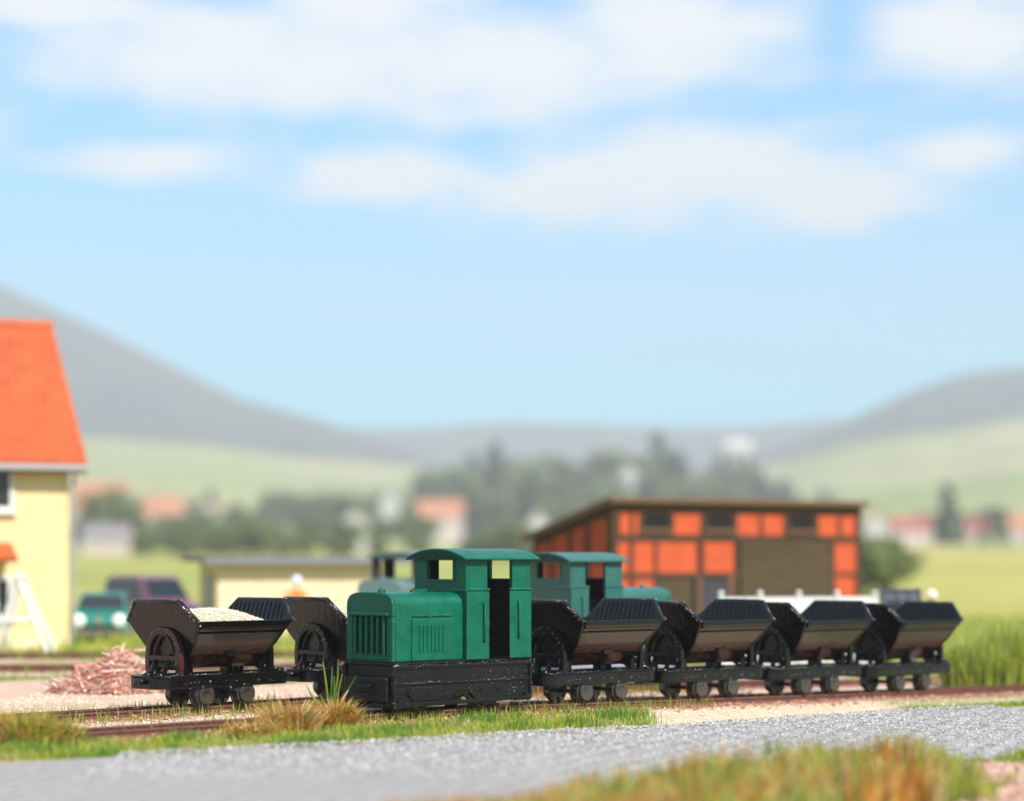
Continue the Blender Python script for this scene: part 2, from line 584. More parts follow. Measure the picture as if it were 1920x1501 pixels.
def build_yard():
    x0, x1, y0, y1, st = -26.0, 22.0, 14.0, 62.0, 0.24
    nx, ny = int((x1 - x0) / st), int((y1 - y0) / st)
    v, f, cols = [], [], []
    for j in range(ny + 1):
        for i in range(nx + 1):
            x, y = x0 + i * st, y0 + j * st
            v.append((x, y, yard_z(x, y)))
            cols += [*yard_col(x, y), 1]
    for j in range(ny):
        for i in range(nx):
            a = j * (nx + 1) + i
            f.append((a, a + 1, a + nx + 2, a + nx + 1))
    me = bpy.data.meshes.new('yard')
    me.from_pydata(v, [], f)
    ca = me.color_attributes.new('Col', 'FLOAT_COLOR', 'POINT')
    ca.data.foreach_set('color', cols)
    me.materials.append(M_yard)
    me.polygons.foreach_set('use_smooth', [True] * len(me.polygons))
    tag(link(bpy.data.objects.new('yard', me)), kind='structure')


build_yard()


def build_road():
    v, f = [], []
    xs = [-30 + i * 0.35 for i in range(int(52 / 0.35))]
    m = 24
    for x in xs:
        a, b = road_near(x) - 0.15, road_far(x) + 0.05 * wn(x, 0, 1.5, 3) + 0.06 * wn(x, 0, 5, 3)
        for k in range(m + 1):
            t = k / m
            y = a + (b - a) * t
            e = 0.05 * (1 - smooth(0.9, 1.0, t)) - 0.03 * smooth(0.97, 1, t)
            v.append((x, y, -0.15 + drop(x) + e + 0.012 * wn(x, y, 2.2, 77) + 0.01))
    for i in range(len(xs) - 1):
        for k in range(m):
            a = i * (m + 1) + k
            f.append((a, a + m + 1, a + m + 2, a + 1))
    me = bpy.data.meshes.new('road')
    me.from_pydata(v, [], f)
    me.materials.append(M_road)
    me.polygons.foreach_set('use_smooth', [True] * len(me.polygons))
    tag(link(bpy.data.objects.new('road', me)), kind='structure')


build_road()


def road_z(x):
    return -0.09 + drop(x)


# ------------------------------------------------------------------ scattered stones
OCT_V = [(1, 0, 0), (-1, 0, 0), (0, 1, 0), (0, -1, 0), (0, 0, 1), (0, 0, -1)]
OCT_F = [(0, 2, 4), (2, 1, 4), (1, 3, 4), (3, 0, 4), (2, 0, 5), (1, 2, 5), (3, 1, 5), (0, 3, 5)]


def add_stone(mb, x, y, z, r, col, rng):
    a = rng.random() * 6.28
    ca, sa = math.cos(a), math.sin(a)
    vs = []
    for vx, vy, vz in OCT_V:
        k = r * rng.uniform(0.65, 1.25)
        px_, py_, pz_ = vx * k + rng.uniform(-.25, .25) * r, vy * k + rng.uniform(-.25, .25) * r, vz * k * 0.75
        vs.append((x + px_ * ca - py_ * sa, y + px_ * sa + py_ * ca, z + pz_))
    mb.add(vs, OCT_F, col)


def stones_tracks():
    rng = random.Random(5)
    for nn, name, lab, s0, s1, cnt in ((N1, 'ballast', 'reddish brown ballast stones along the front track', 14, 44, 5200),
                                       (N2, 'ballast', 'reddish brown ballast stones along the rear track', 14, 38, 2600)):
        mb = MB()
        for _ in range(cnt):
            s = rng.uniform(s0, s1)
            n = nn + rng.gauss(0, 0.42)
            p = sn(s, n)
            if abs(abs(n - nn) - 0.32) < 0.05: continue
            r = rng.uniform(0.018, 0.05)
            t = rng.random()
            col = (0.30 + 0.2 * t, 0.125 + 0.14 * t, 0.08 + 0.10 * t)
            add_stone(mb, p.x, p.y, yard_z(p.x, p.y) + r * 0.3, r, col, rng)
        tag(mb.build(name, M_stone), lab, 'ballast', kind='stuff')


def stones_sand():
    rng = random.Random(6)
    mb = MB()
    for _ in range(9000):
        x = rng.uniform(-9, 10)
        y = rng.uniform(30, 46)
        s, n = to_sn(x, y)
        if y < road_far(x) + 0.1 or abs(n - N1) < 0.7 or abs(n - N2) < 0.7: continue
        if n < N1 and x < 1.9: continue
        r = rng.uniform(0.01, 0.032)
        t = rng.random()
        add_stone(mb, x, y, yard_z(x, y) + r * 0.3, r, (0.60 + 0.22 * t, 0.46 + 0.24 * t, 0.32 + 0.24 * t), rng)
    tag(mb.build('sand_grit', M_stone), 'beige grit scattered over the sandy ground', 'grit', kind='stuff')
    mb = MB()
    for _ in range(26000):
        x = rng.uniform(-5, 9)
        a, b = road_near(x), road_far(x)
        y = b - (b - a) * rng.random() ** 1.3
        if y < 26: continue
        r = rng.uniform(0.008, 0.026) * (1.25 if rng.random() < 0.1 else 0.9)
        t = rng.random()
        g = 0.17 + 0.40 * t
        add_stone(mb, x, y, road_z(x) + 0.012 * wn(x, y, 2.2, 77) + r * 0.2, r, (g, g * 0.955, g * 0.94), rng)
    tag(mb.build('road_grit', M_stone), 'loose grey grit lying on the road surface', 'grit', kind='stuff')
    mb = MB()
    for _ in range(2200):
        x = rng.uniform(4.6, 9.5)
        y = road_near(x) - 0.2 - rng.random() ** 1.2 * 6
        if y < 19: continue
        r = rng.uniform(0.02, 0.075)
        t = rng.random()
        add_stone(mb, x, y, yard_z(x, y) + r * 0.3, r, (0.36 + 0.30 * t, 0.17 + 0.28 * t, 0.12 + 0.25 * t), rng)
    tag(mb.build('red_rubble', M_stone), 'reddish rubble stones in the near right corner', 'rubble', kind='stuff')


stones_tracks()
stones_sand()


# ------------------------------------------------------------------ tracks
def make_track(label, s0, s1, n=None, path=None, gauge=0.62, step=0.62, group=None):
    """straight track along the main direction (n given) or between two world points"""
    if path is None:
        A, B = sn(s0, n), sn(s1, n)
    else:
        A, B = Vector(path[0]), Vector(path[1])
    d2 = Vector((B.x - A.x, B.y - A.y, 0)); Ln = d2.length; d2.normalize()
    q = Vector((-d2.y, d2.x, 0))
    root = empty('railway_track', (A.x, A.y, 0))
    tag(root, label, 'track', group)
    base = Vector((A.x, A.y, 0))
    prof = [(-.045, -.14), (.045, -.14), (.045, -.118), (.014, -.10), (.014, -.045), (.034, -.03), (.034, 0), (-.034, 0), (-.034, -.03), (-.014, -.045), (-.014, -.10), (-.045, -.118)]
    k = max(2, int(Ln / 1.2))
    for sgn in (-1, 1):
        mb = MB()
        vs, fs = [], []
        for i in range(k + 1):
            c = d2 * (Ln * i / k) + q * (sgn * (gauge / 2 + 0.034))
            zz = drop(base.x + c.x)
            for (a, b) in prof:
                vs.append((c.x + q.x * a, c.y + q.y * a, zz + b))
        m = len(prof)
        for i in range(k):
            for j in range(m):
                fs.append((i * m + j, i * m + (j + 1) % m, (i + 1) * m + (j + 1) % m, (i + 1) * m + j))
        fs.append(tuple(range(m))[::-1]); fs.append(tuple(range(k * m, k * m + m)))
        mb.add(vs, fs)
        mb.build('rail', M_rail, root)
    smb = MB()
    smb.box(-.09, .09, -.55, .55, -.05, .05)
    first = None
    rng = random.Random(int(Ln * 100))
    cnt = int(Ln / step)
    for i in range(cnt):
        c = d2 * (step * (i + 0.5))
        if first is None:
            o = smb.build('sleeper', M_sleeper, root, bevel=0.015, seg=1); first = o
        else:
            o = first.copy(); C.objects.link(o); o.parent = root
        o.location = (c.x, c.y, -.185 + drop(base.x + c.x) + rng.uniform(-.01, .008))
        o.rotation_euler = (0, 0, math.atan2(d2.y, d2.x) + rng.uniform(-.03, .03))
    return root


make_track('front narrow track with rusty rails carrying the sharp green locomotive', 14.5, 46, N1)
make_track('second narrow track behind, carrying the gravel filled tipper wagon', 14.0, 40, N2)
make_track('faint brown track crossing the yard behind the salmon heap', 0, 0, path=((-17, 50.8), (-3.0, 52.2)))
make_track('blurred brown track right in front of the yellow house', 0, 0, path=((-18, 57.2), (-5.5, 59.0)))


# ------------------------------------------------------------------ grass
def blade(mb, x, y, z, h, w, lean, ang, col, rng):
    dx, dy = math.cos(ang) * lean, math.sin(ang) * lean
    wa = rng.random() * 3.14
    wx, wy = math.cos(wa) * w / 2, math.sin(wa) * w / 2
    m = 0.55
    vs = [(x - wx, y - wy, z), (x + wx, y + wy, z),
          (x + dx * m * .6 + wx * .8, y + dy * m * .6 + wy * .8, z + h * m), (x + dx * m * .6 - wx * .8, y + dy * m * .6 - wy * .8, z + h * m),
          (x + dx, y + dy, z + h)]
    mb.add(vs, [(0, 1, 2, 3), (3, 2, 4)], col)


FRESH = [(0.30, 0.38, 0.03), (0.20, 0.32, 0.03), (0.44, 0.45, 0.05), (0.13, 0.25, 0.035), (0.52, 0.47, 0.08), (0.36, 0.40, 0.04)]
DRY = [(0.58, 0.27, 0.04), (0.62, 0.40, 0.08), (0.42, 0.15, 0.04), (0.42, 0.38, 0.06), (0.66, 0.48, 0.16), (0.30, 0.32, 0.07), (0.60, 0.22, 0.03), (0.70, 0.58, 0.32), (0.50, 0.30, 0.06)]
PALE = [(0.42, 0.40, 0.10), (0.48, 0.44, 0.16), (0.30, 0.34, 0.08), (0.24, 0.30, 0.06)]


def pick(pal, rng):
    c = rng.choice(pal); k = rng.uniform(0.75, 1.2)
    return tuple(min(q * k, 0.8) for q in c)


def grass():
    rng = random.Random(21)
    mb = MB()
    # verge between the road and the front track
    n = 0
    while n < 21000:
        x = rng.uniform(-8.5, 2.45)
        a = road_far(x)
        b = (N1 - 0.42 + U.y * 0 - x * NN.x) / NN.y      # line n = N1-0.42 at this x
        if b - a < 0.15: continue
        t = rng.random()
        y = a + (b - a) * t
        dens = 1.0 if x < -0.2 else 0.9 * (1 - smooth(1.9, 2.45, x))
        if t > 0.86: dens *= 0.35
        if wn(x, y, 0.8, 90) < -0.10: dens *= 0.22
        if rng.random() > dens: continue
        n += 1
        pn = wn(x, y, 0.9, 140) + 0.5 * wn(x, y, 2.6, 44)
        h = rng.uniform(0.04, 0.17) * (1.0 if t < 0.75 else 0.75) * (1 + 0.9 * pn)
        pal = (FRESH[1:2] + FRESH[3:4] + [(0.10, 0.26, 0.03)]) if pn > 0.22 else (FRESH if pn > -0.15 else PALE + FRESH[4:5])
        blade(mb, x, y, yard_z(x, y) - .01, max(h, .03), rng.uniform(.010, .018), rng.uniform(0.01, .10), rng.random() * 6.28, pick(pal, rng), rng)
    # thin line right at the rail of the front track
    for _ in range(700):
        s = rng.uniform(20, 31); p = sn(s, N1 - 0.5 + rng.gauss(0, .05))
        blade(mb, p.x, p.y, yard_z(p.x, p.y) - .01, rng.uniform(.10, .22), .013, rng.uniform(0, .07), rng.random() * 6.28, pick(FRESH + PALE, rng), rng)
    tag(mb.build('grass', M_blade), 'fresh green grass strip between the grey road and the front track', 'grass', kind='stuff')
    mb = MB()
    # between and behind the tracks
    for _ in range(7000):
        s = rng.uniform(15, 34)
        k = rng.random()
        if k < 0.35: n_ = N2 + rng.choice((-.55, .62)) + rng.gauss(0, .10)
        elif k < 0.6: n_ = N2 + 0.7 + rng.random() ** 2 * 1.2
        elif k < 0.75: n_ = N1 + rng.gauss(0, .22)
        else: n_ = (N1 + N2) / 2 + rng.uniform(-.8, .8)
        p = sn(s, n_)
        if wn(p.x, p.y, 0.9, 60) < -0.05 and k > 0.35: continue
        if abs(n_ - N1) < 0.5 and rng.random() < 0.55: continue
        blade(mb, p.x, p.y, yard_z(p.x, p.y) - .01, rng.uniform(.06, .24), rng.uniform(.010, .016), rng.uniform(0, .10), rng.random() * 6.28, pick(FRESH + PALE, rng), rng)
    for _ in range(9000):
        x, y = rng.uniform(-16, 14), rng.uniform(40, 61)
        s, n_ = to_sn(x, y)
        if n_ < N2 + 1.2: continue
        g = wn(x, y, 0.28, 50) > 0.10 or y > 56.5 or x > 7.2
        if not g: continue
        blade(mb, x, y, yard_z(x, y) - .01, rng.uniform(.10, .34), rng.uniform(.016, .03), rng.uniform(0, .12), rng.random() * 6.28, pick(FRESH + PALE, rng), rng)
    tag(mb.build('grass', M_blade), 'thin grass sprouting from the sandy ground behind the tracks', 'grass', kind='stuff')
    mb = MB()
    # meadow beyond the yard and small green strip beside the road at the right
    for _ in range(9000):
        y = rng.uniform(60, 118); x = rng.uniform(-0.26, 0.27) * y
        blade(mb, x, y, H(x, y) - .02, rng.uniform(.2, .6), rng.uniform(.05, .09), rng.uniform(0, .2), rng.random() * 6.28, pick(FRESH + PALE, rng), rng)
    tag(mb.build('grass', M_blade), 'yellow green meadow grass behind the buildings', 'grass', kind='stuff')
    mb = MB()
    for _ in range(1500):
        x = rng.uniform(7.0, 10.5); y = road_far(x) + 0.05 + rng.random() * 0.5
        blade(mb, x, y, yard_z(x, y) - .01, rng.uniform(.05, .12), .018, rng.uniform(0, .08), rng.random() * 6.28, pick(FRESH[:4], rng), rng)
    tag(mb.build('grass', M_blade), 'small grass patch at the right end between road and track', 'grass', kind='stuff')
    # near verge on the camera side of the road
    mb = MB()
    for _ in range(15000):
        x = rng.uniform(-1.6, 9.0)
        d = rng.random() ** 1.3 * 5
        y = road_near(x) - d
        if y < 17: continue
        green = x > 5.2
        if green and d > 1.1 and rng.random() < 0.85: continue
        pn = wn(x, y, 1.1, 210) + 0.4 * wn(x, y, 3.0, 61)
        pal = (FRESH[:4] if rng.random() < 0.8 else DRY) if green else ((DRY[:1] + DRY[2:3] + DRY[6:7] + DRY[4:5]) if pn > 0.2 else (DRY + PALE if pn > -0.12 else FRESH + PALE))
        hmax = lerp_lin([(-1.6, .22), (0.5, .32), (2.0, .42), (3.2, .46), (4.9, .52), (5.3, .20), (6.3, .14), (6.8, .36), (9, .34)], x)
        blade(mb, x, y, yard_z(x, y) - .02, hmax * rng.uniform(.35, 1.0) * (1 + .7 * wn(x, y, 1.6, 5)), rng.uniform(.018, .045), rng.uniform(0, .22), rng.random() * 6.28, pick(pal, rng), rng)
    tag(mb.build('dry_grass', M_blade), 'blurred dry yellow and brown grass along the near edge of the road', 'grass', kind='stuff')


grass()


def tuft(label, x, y, cnt, h0, h1, spread, pal, lean, w, seed, chunks=0, name='grass_tuft'):
    rng = random.Random(seed)
    mb = MB()
    for _ in range(cnt):
        a = rng.random() * 6.28; r = spread * math.sqrt(rng.random())
        bx, by = r * math.cos(a), r * math.sin(a)
        h = rng.uniform(h0, h1) * (1 - 0.5 * (r / spread) ** 2)
        blade(mb, bx, by, yard_z(x + bx, y + by) - .02, h, w * rng.uniform(.7, 1.3), lean * rng.random() * h * 2, a + rng.uniform(-.8, .8), pick(pal, rng), rng)
    for _ in range(chunks):
        a = rng.random() * 6.28; r = spread * math.sqrt(rng.random())
        bx, by = r * math.cos(a), r * math.sin(a)
        add_stone(mb, bx, by, yard_z(x + bx, y + by) + rng.uniform(.0, h1 * .5), rng.uniform(.02, .045), pick(DRY, rng), rng)
    o = mb.build(name, M_blade)
    o.location = (x, y, 0)
    tag(o, label, 'grass tuft')
    return o


def tuft_px(px, row, d=None):
    d = d or (CAMH + 0.15) * F / (row - HOR)
    return (px - 960) / F * d, d


for i, (px, row, cnt, h0, h1, sp, pal, lab) in enumerate([
    (475, 1384, 900, .14, .38, .34, DRY, 'brown and yellow dry tuft, left part of the clump before the locomotive'),
    (545, 1374, 1500, .20, .58, .40, DRY, 'tallest orange brown dry tuft between left wagon and locomotive'),
    (630, 1364, 1300, .20, .52, .32, DRY + [(0.5, 0.22, 0.03)] * 3, 'orange dry tuft just left of the front locomotive corner'),
    (40, 1400, 1400, .25, .60, .46, DRY + FRESH, 'blurred dry tuft at the left edge beside the road'),
    (105, 1396, 800, .16, .42, .34, DRY + FRESH, 'lower yellow tuft next to the one at the left edge'),
]):
    x, y = tuft_px(px, row)
    tuft(lab, x, y, cnt, h0, h1, sp, pal, .5, .026, 300 + i, chunks=160, name='dry_tuft')


def tall_tuft():
    x, y = tuft_px(622, 1352)
    rng = random.Random(9)
    root = empty('grass_tuft', (x, y, yard_z(x, y)))
    tag(root, 'tall bright green grass tuft in front of the locomotive buffer', 'grass tuft')
    G = [(0.12, 0.24, 0.03), (0.20, 0.30, 0.04), (0.09, 0.19, 0.04)]
    for dx, h, lean, col in ((-.20, .55, -.32, G[1]), (-.06, .95, -.10, G[1]), (-.02, .86, .02, G[0]), (.02, .70, .03, G[2]), (.05, .74, .14, G[1]), (.08, .72, .36, G[0]),
                             (.09, .56, .26, (0.72, 0.62, 0.46)), (.10, .52, .46, G[0]), (.14, .46, .50, G[1]), (.03, .98, .10, G[1]), (-.1, .4, -.12, G[0]), (.0, .5, .08, G[2])):
        mb = MB()
        p = [Vector((dx * .6 + lean * t ** 1.2, rng.uniform(-.05, .05), h * t * (1 - .06 * t))) for t in (0, .35, .7, 1)]
        w = 0.020
        vs, fs = [], []
        for i, q in enumerate(p):
            ww = w * (1, 1, .9, .35)[i]
            vs += [q + Vector((-ww, 0, 0)), q + Vector((0, -ww * .6, 0)), q + Vector((ww, 0, 0)), q + Vector((0, ww * .6, 0))]
        for i in range(3):
            for k in range(4):
                fs.append((i * 4 + k, i * 4 + (k + 1) % 4, i * 4 + 4 + (k + 1) % 4, i * 4 + 4 + k))
        mb.add(vs, fs, col)
        o = mb.build('blade', M_blade, root, smooth=True)
        o.rotation_euler = (0, 0, rng.uniform(-.3, .3))


tall_tuft()


# ------------------------------------------------------------------ bright beads added as sun glints on the paint
def beads(parent, m, segs, per_m, r0, r1, seed, jit=.012):
    rng = random.Random(seed)
    mb = MB()
    for a, b in segs:
        a, b = Vector(a), Vector(b)
        n = max(1, int((b - a).length * per_m))
        for _ in range(n):
            p = a.lerp(b, rng.random()) + Vector((rng.gauss(0, jit), rng.gauss(0, jit), rng.gauss(0, jit)))
            r = rng.uniform(r0, r1)
            mb.add([p + Vector(q) * r for q in OCT_V], OCT_F)
    o = mb.build('glint_beads', m, parent, smooth=True)
    o['kind'] = 'stuff'
    return o


def bead_field(parent, m, x0, x1, y, z0, z1, cnt, r0, r1, seed):
    rng = random.Random(seed)
    mb = MB()
    for _ in range(cnt):
        p = Vector((rng.uniform(x0, x1), y, rng.uniform(z0, z1)))
        r = rng.uniform(r0, r1)
        mb.add([p + Vector(q) * r for q in OCT_V], OCT_F)
    o = mb.build('glint_beads', m, parent, smooth=True)
    o['kind'] = 'stuff'


# ------------------------------------------------------------------ locomotives
def rect(a0, a1, b0, b1):
    return [(a0, b0), (a1, b0), (a1, b1), (a0, b1)]


def hood_profile(w, zs, zt, z0):
    pts = [(-w, z0)]
    for k in range(0, 21):          # superellipse: rounded shoulders, shallow crown
        a = math.pi * k / 20
        c, s_ = math.cos(a), math.sin(a)
        pts.append((-w * math.copysign(abs(c) ** .52, c), zs + (zt - zs) * abs(s_) ** .60))
    pts.append((w, z0))
    return pts


def make_loco(name, label, group, MG, MFR, MC=None, WH=.30, WZ=2.06):
    """front looks along -X, near side is -Y, z=0 at the rail top"""
    MC = MC or MG
    root = empty(name)
    tag(root, label, 'locomotive', group)
    # chassis
    ch = MB().box(-1.46, 1.46, -.53, .53, .24, .745).build('chassis', MFR, root, bevel=.02)
    MB().box(-1.5, 1.5, -.585, .585, .748, .785).build('deck', MFR, ch, bevel=.012)
    for sg in (-1, 1):
        bot = [(-1.5, .06), (-1.28, .06), (-1.10, .13), (-1.0, .12), (-.86, .10), (-.60, .10), (-.42, .15), (-.30, .17), (-.18, .24), (-.02, .24), (.10, .17), (.24, .10),
               (.38, .08), (.70, .08), (.84, .16), (.98, .18), (1.14, .10), (1.5, .10)]
        poly = bot + [(1.5, .745), (-1.5, .745)]
        a, b = (.54, .585) if sg > 0 else (-.585, -.54)
        sp = MB().prism(poly, 'y', a, b).build('side_panel', MFR, root, bevel=.01)
        y0, y1 = (.585, .615) if sg > 0 else (-.615, -.585)
        MB().ring([(-1.5, .08), (1.5, .12), (1.5, .742), (-1.5, .742)], [(-1.44, .16), (1.45, .18), (1.45, .69), (-1.44, .69)], 'y', y0, y1).build('rim', MFR, sp, bevel=.008)
        MB().box(-1.435, 1.445, min(y0, y1) + (.004 if sg < 0 else 0), max(y0, y1) - (.004 if sg > 0 else 0), .43, .47).build('rib', MFR, sp, bevel=.01)
        hexp = [(.10, .28), (.22, .17), (.86, .17), (.97, .28), (.86, .40), (.22, .40)]
        MB().prism(hexp, 'y', y0, y1).build('axle_plate', MFR, sp, bevel=.012)
        hexq = [(-1.20, .28), (-1.08, .18), (-.50, .18), (-.38, .28), (-.50, .40), (-1.08, .40)]
        MB().prism(hexq, 'y', y0, y1).build('axle_plate', MFR, sp, bevel=.012)
        for bx, bz in ((.34, .30), (.72, .30), (-.80, .29), (1.38, .2), (-1.38, .2)):
            MB().lathe([(.035, 0), (.035, .012), (.015, .03)], (bx, y1 if sg > 0 else y0, bz), 'y', 10).build('bolt', MFR, sp).scale = (1, 1, 1)
    for sg in (-1, 1):
        e = MB().box(sg * 1.46 if sg > 0 else -1.56, 1.56 if sg > 0 else -1.46, -.50, .50, .17, .56).build('buffer_beam', MFR, root, bevel=.03)
        x0, x1 = (1.56, 1.66) if sg > 0 else (-1.66, -1.56)
        MB().box(x0, x1, -.20, .20, .40, .445).build('coupling_jaw', MFR, e, bevel=.015)
        MB().box(x0, x1, -.20, .20, .27, .315).build('coupling_jaw', MFR, e, bevel=.015)
        MB().box(x0 + (.0 if sg > 0 else .05), x1 - (.05 if sg > 0 else 0), -.46, .46, .085, .15).build('rail_guard', MFR, e, bevel=.015)
    for x in (-.78, .55):
        for sg in (-1, 1):
            w = MB().lathe([(.19, -.07), (.24, -.065), (.24, -.04), (.21, -.035), (.205, .06), (.16, .065), (.15, .04), (.05, .045)], (0, 0, 0), 'y', 24)
            o = w.build('wheel', M_wheel, root, smooth=False)
            o.location = (x, sg * .36, .21)
            o.rotation_euler = (0, 0, 0 if sg > 0 else math.pi)
    # hood
    prof = hood_profile(.545, 1.60, 1.865, .785)
    hood = MB().prism(prof, 'x', -1.40, .03).build('hood', MG, root, bevel=.03, seg=3)
    pf = hood_profile(.548, 1.605, 1.87, .787)
    # front: frame with a slotted grille
    inner = [(-.40, .93), (.40, .93), (.40, 1.49), (-.40, 1.49)]
    fr = MB()
    # radiator shell as pieces round the grille opening
    shell = [p for p in pf]
    poly_l = [(-.548, .787), (-.40, .787), (-.40, 1.49), (-.548, 1.49)]
    fr.prism(poly_l, 'x', -1.47, -1.402)
    fr.prism([(-y, z) for y, z in poly_l], 'x', -1.47, -1.402)
    fr.prism(rect(-.40, .40, .787, .92), 'x', -1.468, -1.402)
    top = [(-.548, 1.49)] + [p for p in pf if p[1] >= 1.52] + [(.548, 1.49)]
    fr.prism(top, 'x', -1.47, -1.402)
    shell_o = fr.build('radiator_shell', MG, root, bevel=.022, seg=3)
    MB().box(-1.404, -1.398, -.40, .40, .92, 1.49).build('radiator_core', M_inside, shell_o)
    for k in range(6):
        y = -.335 + k * .134
        MB().box(-1.485, -1.42, y - .030, y + .030, .90, 1.488).build('grille_bar', MG, shell_o, bevel=.012)
    MB().box(-1.515, -1.468, -.46, .43, 1.50, 1.55).build('grille_cap', MG, shell_o, bevel=.018, seg=3)
    MB().box(-1.49, -1.468, -.40, .42, .83, .86).build('grille_sill', MG, shell_o, bevel=.01)
    for sg in (-1, 1):
        y0, y1 = (.545, .568) if sg > 0 else (-.568, -.545)
        pn = MB().box(-1.08, -.22, y0, y1, .80, 1.46).build('engine_door', MG, hood, bevel=.012)
        ya, yb = (.568, .586) if sg > 0 else (-.586, -.568)
        for k in range(7):
            x = -.92 + k * .083
            MB().box(x - .017, x + .017, ya, yb, .93, 1.35).build('louvre', MG, pn, bevel=.008)
        MB().box(-1.07, -.21, y0 * 1.0, y1 + (.02 if sg > 0 else 0) if sg > 0 else y1, 1.485, 1.52).build('drip_strip', MG, hood, bevel=.012)
    MB().lathe([(.055, 0), (.062, .03), (.05, .065), (.02, .08)], (-1.24, -.03, 1.85), 'z', 16).build('filler_cap', MG, hood, smooth=True)
    MB().box(-.66, -.40, -.10, -.04, 1.85, 1.90).build('latch', MG, hood, bevel=.012)
    MB().lathe([(.035, 0), (.035, .055), (.02, .065)], (-.37, -.08, 1.85), 'z', 12).build('latch_knob', MG, hood)
    # cab
    X0, X1, ZB, ZT = .03, 1.47, 1.88, 2.42
    arch = [(y, ZT + .08 * (1 - (y / .6) ** 2)) for y in (.6, .4, .2, 0, -.2, -.4, -.6)]
    win = [(-WH, WZ), (WH, WZ), (WH, 2.36), (-WH, 2.36)]
    for nm, xa, xb in (('front_wall', X0, X0 + .06), ('rear_wall', X1 - .06, X1)):
        w = MB()
        w.prism(rect(-.6, .6, .787, WZ), 'x', xa, xb)
        w.prism(rect(-.6, -WH, WZ + .0005, 2.36), 'x', xa, xb)
        w.prism(rect(WH, .6, WZ + .0005, 2.36), 'x', xa, xb)
        w.prism([(-.6, 2.3605), (.6, 2.3605)] + arch, 'x', xa, xb)
        wo = w.build(nm, MC, root)
        MB().ring([(-WH - .05, WZ - .05), (WH + .05, WZ - .05), (WH + .05, 2.40), (-WH - .05, 2.40)], win, 'x', xa - .012 if nm == 'front_wall' else xb + .012, xa if nm == 'front_wall' else xb).build('window_frame', MC, wo, bevel=.006)
        MB().box(xa - (.03 if nm == 'front_wall' else 0), xb + (.03 if nm == 'rear_wall' else 0), -.632, .632, ZB - .02, ZB + .025).build('belt', MG, wo, bevel=.012)
        li, lj = (xb, xb + .006) if nm == 'front_wall' else (xa - .006, xa)
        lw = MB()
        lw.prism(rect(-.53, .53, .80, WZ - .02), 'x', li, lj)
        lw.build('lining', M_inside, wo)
    for sg in (-1, 1):
        def ys(a, b): return (a, b) if sg > 0 else (-b, -a)
        a, b = ys(.54, .60)
        f1 = MB().box(X0 + .062, .50, a, b, .787, ZT).build('side_wall', MC, root)
        f2 = MB().box(1.06, X1 - .062, a, b, .787, ZT).build('side_wall', MC, root)
        f3 = MB().box(.502, 1.058, a, b, 2.36, ZT).build('door_header', MG, root)
        a2, b2 = ys(.600, .628)
        MB().box(X0 - .004, .525, a2, b2, .787, ZB).build('lower_panel', MG, f1, bevel=.016, seg=3)
        MB().box(.985, X1 + .004, a2, b2, .787, ZB).build('lower_panel', MG, f2, bevel=.016, seg=3)
        a3, b3 = ys(.605, .645)
        MB().box(X0 - .01, .535, a3, b3, ZB, ZB + .035).build('belt', MG, f1, bevel=.012)
        MB().box(.975, X1 + .01, a3, b3, ZB, ZB + .035).build('belt', MG, f2, bevel=.012)
        yh = sg * .655
        MB().tube([(.40, sg * .628, 1.06), (.40, yh, 1.09), (.40, yh, 1.66), (.40, sg * .628, 1.69)], .022, 8).build('handrail', MG, f1, smooth=True)
        MB().tube([(1.17, sg * .628, 1.10), (1.17, yh, 1.13), (1.17, yh, 1.68), (1.17, sg * .628, 1.71)], .020, 8).build('handrail', MG, f2, smooth=True)
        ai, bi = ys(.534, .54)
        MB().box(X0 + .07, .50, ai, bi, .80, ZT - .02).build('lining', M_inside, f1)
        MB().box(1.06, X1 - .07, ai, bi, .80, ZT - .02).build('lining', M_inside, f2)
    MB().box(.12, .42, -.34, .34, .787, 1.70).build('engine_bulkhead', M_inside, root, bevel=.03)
    MB_ = mat('silver_glint', (0.80, 0.80, 0.82), 0.18, 0.5, metal=1.0, bump=(30, 0.1, 0.01))  # silver colour stands in for sun glints on the black frame
    MGB = mat('pale_green_glint', (0.45, 0.75, 0.65), 0.18, 0.5, metal=1.0, bump=(30, 0.1, 0.01))  # pale metal beads imitate glints on the green edges
    for sg in (-1, 1):
        y = sg * .60
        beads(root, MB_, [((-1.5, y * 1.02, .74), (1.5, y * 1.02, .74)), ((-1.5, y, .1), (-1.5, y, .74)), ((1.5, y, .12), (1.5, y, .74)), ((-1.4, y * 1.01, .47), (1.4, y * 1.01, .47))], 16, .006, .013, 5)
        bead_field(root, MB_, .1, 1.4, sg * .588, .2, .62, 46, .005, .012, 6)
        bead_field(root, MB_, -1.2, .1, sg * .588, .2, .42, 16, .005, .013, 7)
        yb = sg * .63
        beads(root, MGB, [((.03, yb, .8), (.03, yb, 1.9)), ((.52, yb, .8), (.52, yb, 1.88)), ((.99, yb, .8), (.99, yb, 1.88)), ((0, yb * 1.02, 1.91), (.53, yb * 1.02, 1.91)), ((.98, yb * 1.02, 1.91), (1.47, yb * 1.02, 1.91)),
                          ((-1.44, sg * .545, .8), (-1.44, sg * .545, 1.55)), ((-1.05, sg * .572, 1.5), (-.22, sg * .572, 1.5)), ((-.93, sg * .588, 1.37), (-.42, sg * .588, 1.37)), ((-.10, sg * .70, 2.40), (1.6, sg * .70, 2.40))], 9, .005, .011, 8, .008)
    # roof
    rp = [(y, 2.405 + .145 * (1 - (abs(y) / .70) ** 2.1)) for y in [(.70 - 1.4 * k / 18) for k in range(19)]]
    rp_in = [(y, z - .045) for y, z in rp][::-1]
